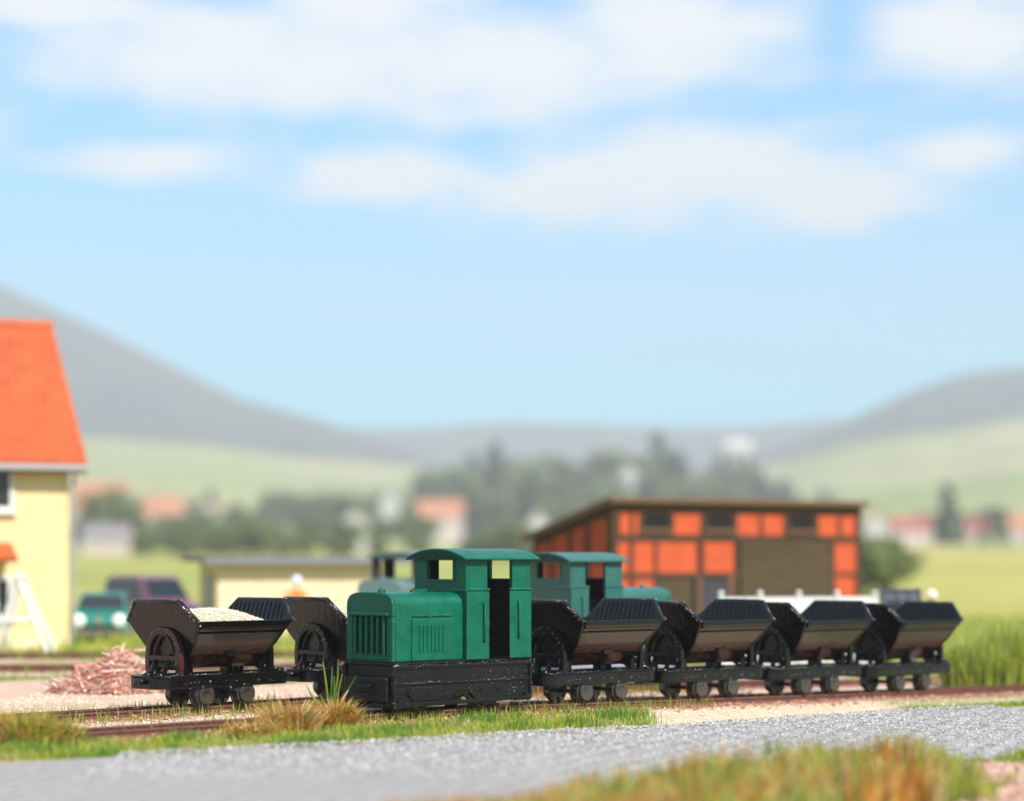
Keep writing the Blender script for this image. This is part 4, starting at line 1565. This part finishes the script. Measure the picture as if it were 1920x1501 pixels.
# ------------------------------------------------------------------ cars
def make_car(name, label, body_m, loc, rz, L_=4.0, W=1.70, Hc=1.50, mpv=False):
    """nose along -Y"""
    root = empty(name, loc, rz)
    tag(root, label, 'car')
    hw = W / 2
    if mpv:
        side = [(-L_ / 2, .28), (L_ / 2, .28), (L_ / 2, .95), (L_ / 2 - .06, 1.15), (-L_ / 2 + .95, 1.10), (-L_ / 2 + .25, .98), (-L_ / 2, .80)]
        cab = [(-L_ / 2 + .90, 1.09), (L_ / 2 - .05, 1.13), (L_ / 2 - .22, Hc - .12), (L_ / 2 - .55, Hc), (-L_ / 2 + 1.95, Hc), (-L_ / 2 + 1.60, Hc - .08)]
    else:
        side = [(-L_ / 2, .25), (L_ / 2, .25), (L_ / 2, .80), (L_ / 2 - .05, .95), (-L_ / 2 + 1.10, .93), (-L_ / 2 + .30, .80), (-L_ / 2, .62)]
        cab = [(-L_ / 2 + 1.05, .92), (L_ / 2 - .08, .94), (L_ / 2 - .55, Hc - .06), (L_ / 2 - .85, Hc), (-L_ / 2 + 1.85, Hc), (-L_ / 2 + 1.65, Hc - .05)]
    MB().prism(side, 'x', -hw, hw).build('body', body_m, root, bevel=.10, seg=4)
    c = MB()
    n = len(cab)
    # cabin narrows towards the roof
    def inset(z): return .05 + .16 * (z - .9) / (Hc - .9)
    vs = [(-hw + inset(z), y, z) for y, z in cab] + [(hw - inset(z), y, z) for y, z in cab]
    fs = [tuple(range(n)), tuple(range(n, 2 * n))[::-1]] + [(i, n + i, n + (i + 1) % n, (i + 1) % n) for i in range(n)]
    cb = c.add(vs, fs).build('cabin', body_m, root, bevel=.06, seg=3)
    # windscreen
    (ya, za), (yb, zb) = cab[0], cab[-1]
    def lerp(t): return ya + (yb - ya) * t, za + (zb - za) * t
    y0, z0 = lerp(.12); y1, z1 = lerp(.95)
    nrm = Vector((0, -(zb - za), (yb - ya))).normalized() * .012
    i0, i1 = inset(z0) + .06, inset(z1) + .06
    MB().add([Vector(q) + nrm for q in ((-hw + i0, y0, z0), (hw - i0, y0, z0), (hw - i1, y1, z1), (-hw + i1, y1, z1))], [(0, 1, 2, 3)]).build('windscreen', M_glass, cb)
    for sg in (-1, 1):
        zl, zh = cab[0][1] + .06, Hc - .14
        ys = [cab[0][0] + .55, cab[1][0] - .30, cab[2][0] - .15, cab[-1][0] + .28]
        q = [(sg * (hw - inset(zl) + .008), ys[0], zl), (sg * (hw - inset(zl) + .008), ys[1], zl), (sg * (hw - inset(zh) + .008), ys[2], zh), (sg * (hw - inset(zh) + .008), ys[3], zh)]
        MB().add(q, [(0, 1, 2, 3) if sg > 0 else (3, 2, 1, 0)]).build('side_window', M_glass, cb)
    yf = -L_ / 2
    hl = .66 if not mpv else .78
    for sg in (-1, 1):
        MB().lathe([(.20, 0), (.195, -.03), (.12, -.05), (.03, -.055)], (sg * (hw - .24), yf - .012, hl), 'y', 20).build('headlight', mat('headlight_glass', (0.85, 0.87, 0.88), 0.12, 0.8), root, smooth=True)
        MB().box(sg * (hw - .02) - .02 + sg * .08, sg * (hw - .02) + .02 + sg * .08, yf + 1.25, yf + 1.42, .95, 1.08).build('mirror', body_m, root, bevel=.02)
        for yw in (yf + .75, -yf - .75):
            wl = MB().lathe([(.20, -.09), (.30, -.09), (.31, -.05), (.31, .07), (.29, .10), (.20, .10)], (0, 0, 0), 'x', 24).build('wheel', mat('tyre', (0.02, 0.02, 0.02), 0.8, 0.3), root)
            wl.location = (sg * (hw - .10), yw, .31)
            MB().lathe([(.19, 0), (.17, .02), (.05, .03)], (sg * .11 if sg > 0 else -.13, 0, 0), 'x', 16).build('rim', M_grey, wl)
    MB().box(-hw + .30, hw - .30, yf - .03, yf + .02, .42, .52).build('grille', M_dark, root)
    MB().box(-hw + .04, hw - .04, yf - .09, yf + .10, .22, .40).build('bumper', mat('bumper_plastic', (0.10, 0.10, 0.11), 0.6, 0.4), root, bevel=.04)
    MB().lathe([(.13, 0), (.12, -.02), (.09, -.025), (.09, -.015), (.02, -.015)], (0, yf - .012, hl + .0), 'y', 20).build('emblem', mat('chrome_badge', (0.55, 0.55, 0.55), 0.25, 0.6, metal=0.8), root)
    return root


M_carg = mat('teal_car_paint', (0.005, 0.19, 0.14), 0.22, 0.5, coat=0.6)
M_carm = mat('maroon_car_paint', (0.20, 0.055, 0.095), 0.3, 0.5, coat=0.6)
make_car('parked_car', 'blurred teal green car with round headlights beside the yellow house', M_carg, (P(172, 0, 69.0).x, 71.0, -.15), R(6), W=1.68, Hc=1.47)
make_car('parked_car', 'blurred maroon people carrier parked behind the teal car', M_carm, (P(272, 0, 76.0).x, 77.5, -.15), R(38), L_=4.3, W=1.8, Hc=1.95, mpv=True)


# ------------------------------------------------------------------ people
M_skin = mat('skin', (0.62, 0.38, 0.27), 0.6, 0.3, bump=(30, 0.1, 0.01))
M_orange = mat('orange_vest', (0.80, 0.22, 0.03), 0.8, 0.2, bump=(20, 0.3, 0.02))
M_helmet = mat('white_helmet', (0.72, 0.74, 0.86), 0.35, 0.5, bump=(20, 0.05, 0.01))
M_trous = mat('dark_blue_trousers', (0.03, 0.045, 0.09), 0.85, 0.2, bump=(20, 0.3, 0.02))
M_pale = mat('pale_shirt', (0.72, 0.68, 0.58), 0.85, 0.2, bump=(20, 0.3, 0.02))
M_hair = mat('straw_hat', (0.74, 0.66, 0.52), 0.8, 0.2, bump=(30, 0.4, 0.02))


def skin_mesh(name, verts, edges, radii, m, parent, root_i=0, levels=2):
    me = bpy.data.meshes.new(name)
    me.from_pydata(verts, edges, [])
    o = link(bpy.data.objects.new(name, me), parent)
    md = o.modifiers.new('skin', 'SKIN')
    md.use_smooth_shade = True
    if not me.skin_vertices:
        bpy.context.view_layer.objects.active = o
        me.attributes.new('skin', 'FLOAT', 'POINT') if False else None
    sv = me.skin_vertices[0].data
    for i, r in enumerate(radii):
        sv[i].radius = r if isinstance(r, tuple) else (r, r)
        sv[i].use_root = (i == root_i)
    sb = o.modifiers.new('subd', 'SUBSURF'); sb.levels = levels; sb.render_levels = levels
    me.materials.append(m)
    return o


def person(label, loc, rz, shirt, trousers, hat, arm_up=False, helmet=True):
    root = empty('person', loc, rz)       # faces -Y
    tag(root, label, 'person')
    # one continuous body
    V = [(0, 0, .95), (0, 0, 1.12), (0, 0, 1.30), (0, 0, 1.43), (0, -.01, 1.50), (0, -.02, 1.56), (0, -.03, 1.66), (0, -.02, 1.73)]
    Rr = [(.15, .11), (.14, .10), (.17, .115), (.14, .09), .055, .06, (.082, .10), (.06, .075)]
    E = [(i, i + 1) for i in range(7)]
    for sg in (-1, 1):
        b = len(V)
        V += [(sg * .09, 0, .90), (sg * .10, -.02, .50), (sg * .11, .02, .09), (sg * .12, -.14, .04)]
        Rr += [(.095, .10), .065, .045, (.045, .035)]
        E += [(0, b), (b, b + 1), (b + 1, b + 2), (b + 2, b + 3)]
        b = len(V)
        if arm_up and sg < 0:
            V += [(sg * .20, 0, 1.40), (sg * .36, -.10, 1.22), (sg * .50, -.18, 1.44), (sg * .54, -.20, 1.49)]
        else:
            V += [(sg * .20, 0, 1.40), (sg * .27, .02, 1.12), (sg * .28, -.12, .88), (sg * .28, -.15, .80)]
        Rr += [.058, .046, .034, (.03, .042)]
        E += [(3, b), (b, b + 1), (b + 1, b + 2), (b + 2, b + 3)]
        hx, hy, hz = V[-1]
        for k in range(5):
            fi = len(V)
            off = (k - 2) * .018
            dz = .085 if (arm_up and sg < 0) else -.085
            if k == 4:
                V.append((hx - sg * .05, hy + off, hz + dz * .4))
            else:
                V.append((hx + off * .3, hy + off, hz + dz * (1 - .12 * abs(k - 1))))
            Rr.append(.009)
            E.append((b + 3, fi))
    skin_mesh('body', V, E, Rr, M_skin, root, 0, 2)
    # clothing
    Vt = [(0, 0, .98), (0, 0, 1.14), (0, 0, 1.30), (0, 0, 1.42)]
    Rt = [(.165, .125), (.158, .118), (.188, .13), (.15, .10)]
    Et = [(0, 1), (1, 2), (2, 3)]
    for sg in (-1, 1):
        b = len(Vt)
        el = (sg * .36, -.10, 1.22) if (arm_up and sg < 0) else (sg * .27, .02, 1.12)
        Vt += [(sg * .20, 0, 1.39), el]
        Rt += [.072, .058]
        Et += [(3, b), (b, b + 1)]
    skin_mesh('jacket', Vt, Et, Rt, shirt, root, 0, 2)
    Vp = [(0, 0, 1.0), (0, 0, .93)]
    Rp = [(.165, .125), (.165, .125)]
    Ep = [(0, 1)]
    for sg in (-1, 1):
        b = len(Vp)
        Vp += [(sg * .09, 0, .86), (sg * .10, -.02, .50), (sg * .11, .02, .10)]
        Rp += [(.108, .115), .082, .07]
        Ep += [(1, b), (b, b + 1), (b + 1, b + 2)]
    skin_mesh('trousers', Vp, Ep, Rp, trousers, root, 0, 2)
    hm = MB().lathe([(.16, -.02), (.165, .0), (.128, .01), (.125, .06), (.105, .11), (.06, .145), (.01, .155)], (0, -.02, 1.70), 'z', 20).build('helmet' if helmet else 'hat', hat, root, smooth=True)
    return root


p1 = P(556, 0, 70.6)
person('worker in orange vest and white helmet before the cream garage', (p1.x, 70.6, -.15), R(10), M_orange, M_trous, M_helmet, arm_up=True).scale = (1.08, 1.08, 1.08)
p2 = P(1746, 0, 58.5)
person('person in pale clothes and light hat behind the last wagon', (p2.x, 58.5, -.15 + drop(p2.x)), R(-20), M_pale, M_pale, M_hair, helmet=False).scale = (1.12, 1.12, 1.10)


# ------------------------------------------------------------------ vegetation
def leaf_cluster(mb, c, rad, cnt, size, pal, rng, flat=1.0):
    for _ in range(cnt):
        d = Vector((rng.gauss(0, 1), rng.gauss(0, 1), rng.gauss(0, 1))).normalized()
        p = c + Vector((d.x * rad, d.y * rad, d.z * rad * flat)) * rng.uniform(.45, 1.0)
        n = (d + Vector((rng.uniform(-.7, .7), rng.uniform(-.7, .7), rng.uniform(-.3, .9)))).normalized()
        a = n.orthogonal().normalized()
        a.rotate(Matrix.Rotation(rng.random() * 6.28, 3, n))
        b = n.cross(a)
        s = size * rng.uniform(.6, 1.3)
        mb.add([p - a * s, p - b * s * .55, p + a * s, p + b * s * .55], [(0, 1, 2, 3)], pick(pal, rng))


DECID = [(0.16, 0.21, 0.058), (0.21, 0.25, 0.072), (0.12, 0.17, 0.050), (0.25, 0.28, 0.085)]
LIGHTG = [(0.20, 0.25, 0.06), (0.16, 0.21, 0.055), (0.25, 0.28, 0.08), (0.12, 0.17, 0.045)]
CONIF = [(0.058, 0.088, 0.042), (0.072, 0.10, 0.048), (0.045, 0.070, 0.036)]


def make_tree(label, cat_group, kind, seed, h=10.0):
    rng = random.Random(seed)
    root = empty('conifer' if kind == 'c' else 'tree')
    tag(root, label, 'tree', cat_group)
    tr = MB()
    if kind == 'c':
        tr.tube([(0, 0, -.3), (.05, 0, h * .5), (0, 0, h * .97)], [h * .022, h * .014, .02], 6)
        mb = MB()
        for k in range(15):
            t = k / 14
            z = h * (.10 + .88 * t)
            rr = h * .235 * (1 - t) ** .85 + .06
            for j in range(max(4, int(10 * (1 - t) + 3))):
                a = rng.random() * 6.28
                q = rng.uniform(.35, 1.0)
                leaf_cluster(mb, Vector((math.cos(a) * rr * q, math.sin(a) * rr * q, z - rr * q * .35)), h * .045, 7, h * .040, CONIF, rng, .6)
    else:
        tr.tube([(0, 0, -.3), (.1, .05, h * .25), (-.05, 0, h * .55), (0, 0, h * .8)], [h * .03, h * .024, h * .014, .03], 6)
        pal = LIGHTG if kind == 'l' else DECID
        mb = MB()
        for j in range(34):
            a = rng.random() * 6.28
            el = rng.uniform(-1.3, 1.4)
            q = rng.random() ** .4
            c = Vector((math.cos(a) * math.cos(el) * h * .30 * q, math.sin(a) * math.cos(el) * h * .30 * q, h * .54 + math.sin(el) * h * .36 * q))
            if j < 7:
                tr.tube([(0, 0, h * rng.uniform(.25, .5)), tuple(c * .6 + Vector((0, 0, h * .15))), tuple(c)], [h * .012, h * .008, .03], 5)
            leaf_cluster(mb, c, h * rng.uniform(.10, .16), 46, h * .046, pal, rng, .8)
    tr.build('trunk', M_bark, root)
    mb.build('crown', M_leaf, root)
    return root


protos = {}
used = {}


def plant_tree(px, rowtop, d, kind, label, group, seed=0):
    """tree standing on the terrain at depth d whose top reaches the given photo row"""
    d = far_d(d)
    x = (px - 960) / F * d
    g = H(x, d)
    top = CAMH + (HOR - rowtop) / F * d
    hh = max(top - g, 2.5)
    key = (kind, seed % 3)
    if key not in protos:
        o = make_tree(label, group, kind, 500 + seed * 13 + ord(kind))
        protos[key] = o
    else:
        o = copy_tree(protos[key])
    if 'group' in o: del o['group']
    tag(o, label, 'tree', group)
    o.location = (x, d, g)
    s = hh / 10.0
    rng = random.Random(int(px * 7 + rowtop))
    wd = rng.uniform(1.4, 2.0) if kind != 'c' else rng.uniform(1.25, 1.6)
    o.scale = (s * wd, s * wd, s)
    o.rotation_euler = (0, 0, rng.random() * 6.28)
    return o


def trees():
    rng = random.Random(77)
    k = 0
    # dark wood on the rise behind the shed
    prof = [(790, 905), (840, 860), (900, 838), (960, 845), (1020, 842), (1080, 855), (1130, 838), (1200, 828), (1240, 822), (1290, 850), (1350, 860), (1420, 880), (1480, 895), (1540, 900), (1570, 915)]
    for i in range(120):
        px = rng.uniform(770, 1575)
        top = lerp_lin(prof, px)
        layer = i % 3
        row = top + rng.uniform(0, 26) + layer * 34
        d = 640 - layer * 60 + rng.uniform(-18, 18)
        kind = 'c' if rng.random() < .62 else 'd'
        plant_tree(px, row, d, kind, 'dark tree of the blurred wood behind the orange shed', 'trees of the dark wood behind the shed', k % 3); k += 1
    for i in range(46):
        px = rng.uniform(250, 1010)
        row = rng.uniform(972, 1016)
        plant_tree(px, row, rng.uniform(255, 330), rng.choice('ddll'), 'low round tree in the row just above the garage roof', 'low trees along the near edge of the village', k % 3); k += 1
    # softer mixed trees in the village, left of the wood
    for i in range(76):
        px = rng.uniform(290, 800)
        row = rng.uniform(915, 1000)
        d = rng.uniform(330, 520) if row > 950 else rng.uniform(500, 600)
        kind = rng.choice('ddll')
        plant_tree(px, row, d, kind, 'soft green tree among the blurred village left of the wood', 'village trees above the cream garage', k % 3); k += 1
    for i in range(26):
        px = rng.uniform(1580, 2000)
        row = rng.uniform(955, 1010)
        plant_tree(px, row, rng.uniform(360, 520), rng.choice('ddc'), 'green tree in the blurred row right of the shed', 'trees right of the shed', k % 3); k += 1
    plant_tree(205, 905, 330, 'd', 'broad grey green tree just right of the yellow house', None, 0)
    plant_tree(168, 965, 300, 'd', 'lower dark tree against the right wall of the yellow house', None, 1)
    plant_tree(238, 950, 320, 'd', 'dark rounded tree behind the maroon car', None, 2)
    plant_tree(395, 918, 480, 'c', 'small pointed conifer above the left end of the garage roof', None, 0)
    plant_tree(1775, 908, 380, 'c', 'single tall dark conifer on the meadow right of the shed', None, 1)
    plant_tree(1873, 945, 400, 'd', 'grey green tree near the right edge beyond the field', None, 1)
    for px_, rw in ((1352, 852), (1378, 848), (1404, 856), (1165, 902), (1196, 898)):
        plant_tree(px_, rw, 548 if px_ < 1300 else 640, 'c', 'dark tree of the blurred wood behind the orange shed', 'trees of the dark wood behind the shed', k % 3); k += 1
    plant_tree(930, 832, 650, 'c', 'tall conifer sticking out of the wood above the front locomotive', None, 2)
    plant_tree(1232, 815, 650, 'c', 'tallest conifer of the wood above the shed roof', None, 0)
    t = plant_tree(1652, 998, 150, 'd', 'dense dark tree close to the right end of the shed', None, 2)
    plant_tree(1668, 1012, 158, 'd', 'dark leafy tree standing behind the one at the shed corner', None, 1)
    t = plant_tree(1632, 1012, 146, 'd', 'dense dark bush hugging the right wall of the shed', None, 0)


trees()


def bush(label, px, d, top_row, width, seed, pal):
    rng = random.Random(seed)
    x = (px - 960) / F * d
    g = -.15 + drop(x)
    h = CAMH + (HOR - top_row) / F * d - g
    root = empty('tall_grass', (x, d, g))
    tag(root, label, 'grass clump', 'tall grass clumps at the right edge')
    mb, st = MB(), MB()
    for k in range(1500):
        a = rng.random() * 6.28; q = math.sqrt(rng.random())
        bx, by = math.cos(a) * width * q, math.sin(a) * width * q * .7
        hh = h * (1 - .35 * q * q) * rng.uniform(.35, 1.0)
        blade(mb, bx, by, -.03, hh, rng.uniform(.025, .06), rng.uniform(.02, .22) * hh, a + rng.uniform(-1, 1), pick(pal, rng), rng)
    for k in range(40):
        a = rng.random() * 6.28; q = math.sqrt(rng.random()) * .8
        bx, by = math.cos(a) * width * q, math.sin(a) * width * q * .7
        hh = h * rng.uniform(.6, .98)
        st.tube([(bx, by, 0), (bx * 1.1, by * 1.1, hh * .6), (bx * 1.2 + rng.uniform(-.06, .06), by * 1.2, hh)], [.012, .009, .004], 4)
    st.build('stems', mat('grass_stem', (0.34, 0.32, 0.12), 0.7, 0.3, bump=(20, 0.2, 0.01)), root)
    mb.build('blades', M_blade, root)


BG = [(0.34, 0.44, 0.04), (0.26, 0.37, 0.03), (0.50, 0.50, 0.09), (0.46, 0.42, 0.09), (0.20, 0.30, 0.04)]
for i, (px, d, row, wd, lab) in enumerate(((1835, 50, 1180, .80, 'lower light green clump of tall grass just right of the last wagon'), (1895, 51.5, 1148, .85, 'tallest bright green clump of tall grass at the right edge'),
                                           (1950, 52, 1155, .8, 'bright green tall grass clump cut off by the right edge'), (1805, 53.5, 1200, .55, 'small grass clump behind the end of the last wagon'))):
    bush(lab, px, d, row, wd, 800 + i, BG)


# ------------------------------------------------------------------ village houses
M_vw = mat('village_white_render', (0.52, 0.50, 0.46), 0.85, 0.2, bump=(2, 0.2, 0.05))
M_vp = mat('village_pink_render', (0.62, 0.50, 0.45), 0.85, 0.2, bump=(2, 0.2, 0.05))
M_vo = mat('village_orange_roof', (0.46, 0.19, 0.10), 0.8, 0.25, bump=(3, 0.3, 0.05))
M_vr = mat('village_red_roof', (0.36, 0.10, 0.085), 0.8, 0.25, bump=(3, 0.3, 0.05))
M_vg = mat('village_grey_roof', (0.24, 0.22, 0.22), 0.8, 0.25, bump=(3, 0.3, 0.05))


def village_house(label, px0, px1, row_base, row_eave, row_ridge, d, wm, rm, gable=False, steeple=False):
    d = far_d(d)
    x0, x1 = (px0 - 960) / F * d, (px1 - 960) / F * d
    xm = (x0 + x1) / 2
    g = H(xm, d)
    ze = CAMH + (HOR - row_eave) / F * d
    zr = CAMH + (HOR - row_ridge) / F * d
    w = (x1 - x0) / 2
    root = empty('village_house', (xm, d, g), 0)
    tag(root, label, 'house')
    he, hr = max(ze - g, 1.5), max(zr - g, 2.5)
    dep = w * (1.0 if not gable else 1.6)
    if gable:
        wl = MB().prism([(-w, -1), (w, -1), (w, he), (0, hr - .25), (-w, he)], 'y', -dep, dep).build('wall', wm, root)
        rf = MB()
        for sg in (-1, 1):
            rf.prism([(sg * (w + .4), he - .35), (0, hr - .1), (0, hr + .25), (sg * (w + .4), he)], 'y', -dep - .4, dep + .4)
    else:
        wl = MB().prism([(-dep, -1), (dep, -1), (dep, he), (0, hr - .25), (-dep, he)], 'x', -w, w).build('wall', wm, root)
        rf = MB()
        for sg in (-1, 1):
            rf.prism([(sg * (dep + .4), he - .3), (0, hr - .1), (0, hr + .25), (sg * (dep + .4), he + .05)], 'x', -w - .4, w + .4)
    rfo = rf.build('roof', rm, root)
    MB().box(w * .4, w * .4 + .7, -.4, .4, hr - 1.2, hr + 1.0).build('chimney', M_vr, rfo)
    nw = min(5, max(2, int(w * 2 / 3.2)))
    for lv in range(1 if he < 4 else 2):
        for k in range(nw):
            xx = -w + 2 * w * (k + .5) / nw
            zz_ = he - 1.9 - 2.7 * lv
            if zz_ < .3: continue
            yf = -dep
            fo = MB().box(xx - .55, xx + .55, yf - .06, yf - .005, zz_, zz_ + 1.3).build('window', M_white, root)
            MB().box(xx - .42, xx + .42, yf - .075, yf - .062, zz_ + .12, zz_ + 1.18).build('pane', M_glass, fo)


VH = [
    ('pale house with orange roof right behind the yellow house', 140, 240, 1005, 955, 905, 420, M_vp, M_vo, False),
    ('low pinkish house under the broad tree left of the garage', 160, 245, 1030, 1008, 985, 290, M_vp, M_vg, False),
    ('cream house with wide orange roof above the left wagon', 268, 345, 990, 965, 932, 470, M_vp, M_vo, False),
    ('pale gabled house above the left end of the garage', 372, 412, 985, 960, 940, 480, M_vw, M_vo, True),
    ('small mauve grey house above the garage left corner', 318, 372, 1030, 1012, 996, 300, M_vp, M_vg, False),
    ('white gabled house in the trees above the garage roof', 645, 692, 1022, 975, 955, 320, M_vw, M_vg, True),
    ('smaller white gabled house higher up among the trees', 714, 750, 968, 935, 916, 500, M_vw, M_vg, True),
    ('house with long orange roof left of the dark wood', 785, 868, 985, 968, 938, 500, M_vp, M_vo, False),
    ('pale building at the left foot of the shed roof', 985, 1032, 1010, 985, 955, 480, M_vw, M_vo, True),
    ('white gabled house standing out above the shed ridge', 1156, 1204, 940, 895, 872, 560, M_vw, M_vw, True),
    ('white building on the ridge among the dark treetops', 1358, 1408, 872, 842, 825, 760, M_vw, M_vw, False),
    ('white house with orange roof edge right of the shed', 1618, 1660, 1010, 975, 958, 350, M_vw, M_vo, True),
    ('long low house with dull red roof right of the shed', 1672, 1740, 1010, 992, 970, 380, M_vp, M_vr, False),
    ('pale house with reddish roof beside the tall conifer', 1810, 1850, 1010, 992, 975, 390, M_vp, M_vr, False),
    ('house with orange roof cut off by the right edge', 1890, 1960, 1008, 990, 966, 370, M_vp, M_vo, False),
]
for v in VH:
    village_house(*v)


# ------------------------------------------------------------------ haze
def haze():
    mb = MB().box(-5750, 5750, -5750, 5750, -12, 640)
    m = bpy.data.materials.new('haze_air')
    m.use_nodes = True
    nt = m.node_tree
    nt.nodes.remove(nt.nodes['Principled BSDF'])
    pv = nt.nodes.new('ShaderNodeVolumePrincipled')
    pv.inputs['Color'].default_value = (0.97, 0.97, 0.96, 1)
    pv.inputs['Density'].default_value = 0.00028
    pv.inputs['Anisotropy'].default_value = 0.0
    nt.links.new(pv.outputs[0], nt.nodes['Material Output'].inputs['Volume'])
    o = mb.build('haze', m)
    tag(o, 'thin pale haze over the valley', 'haze', kind='stuff')


haze()
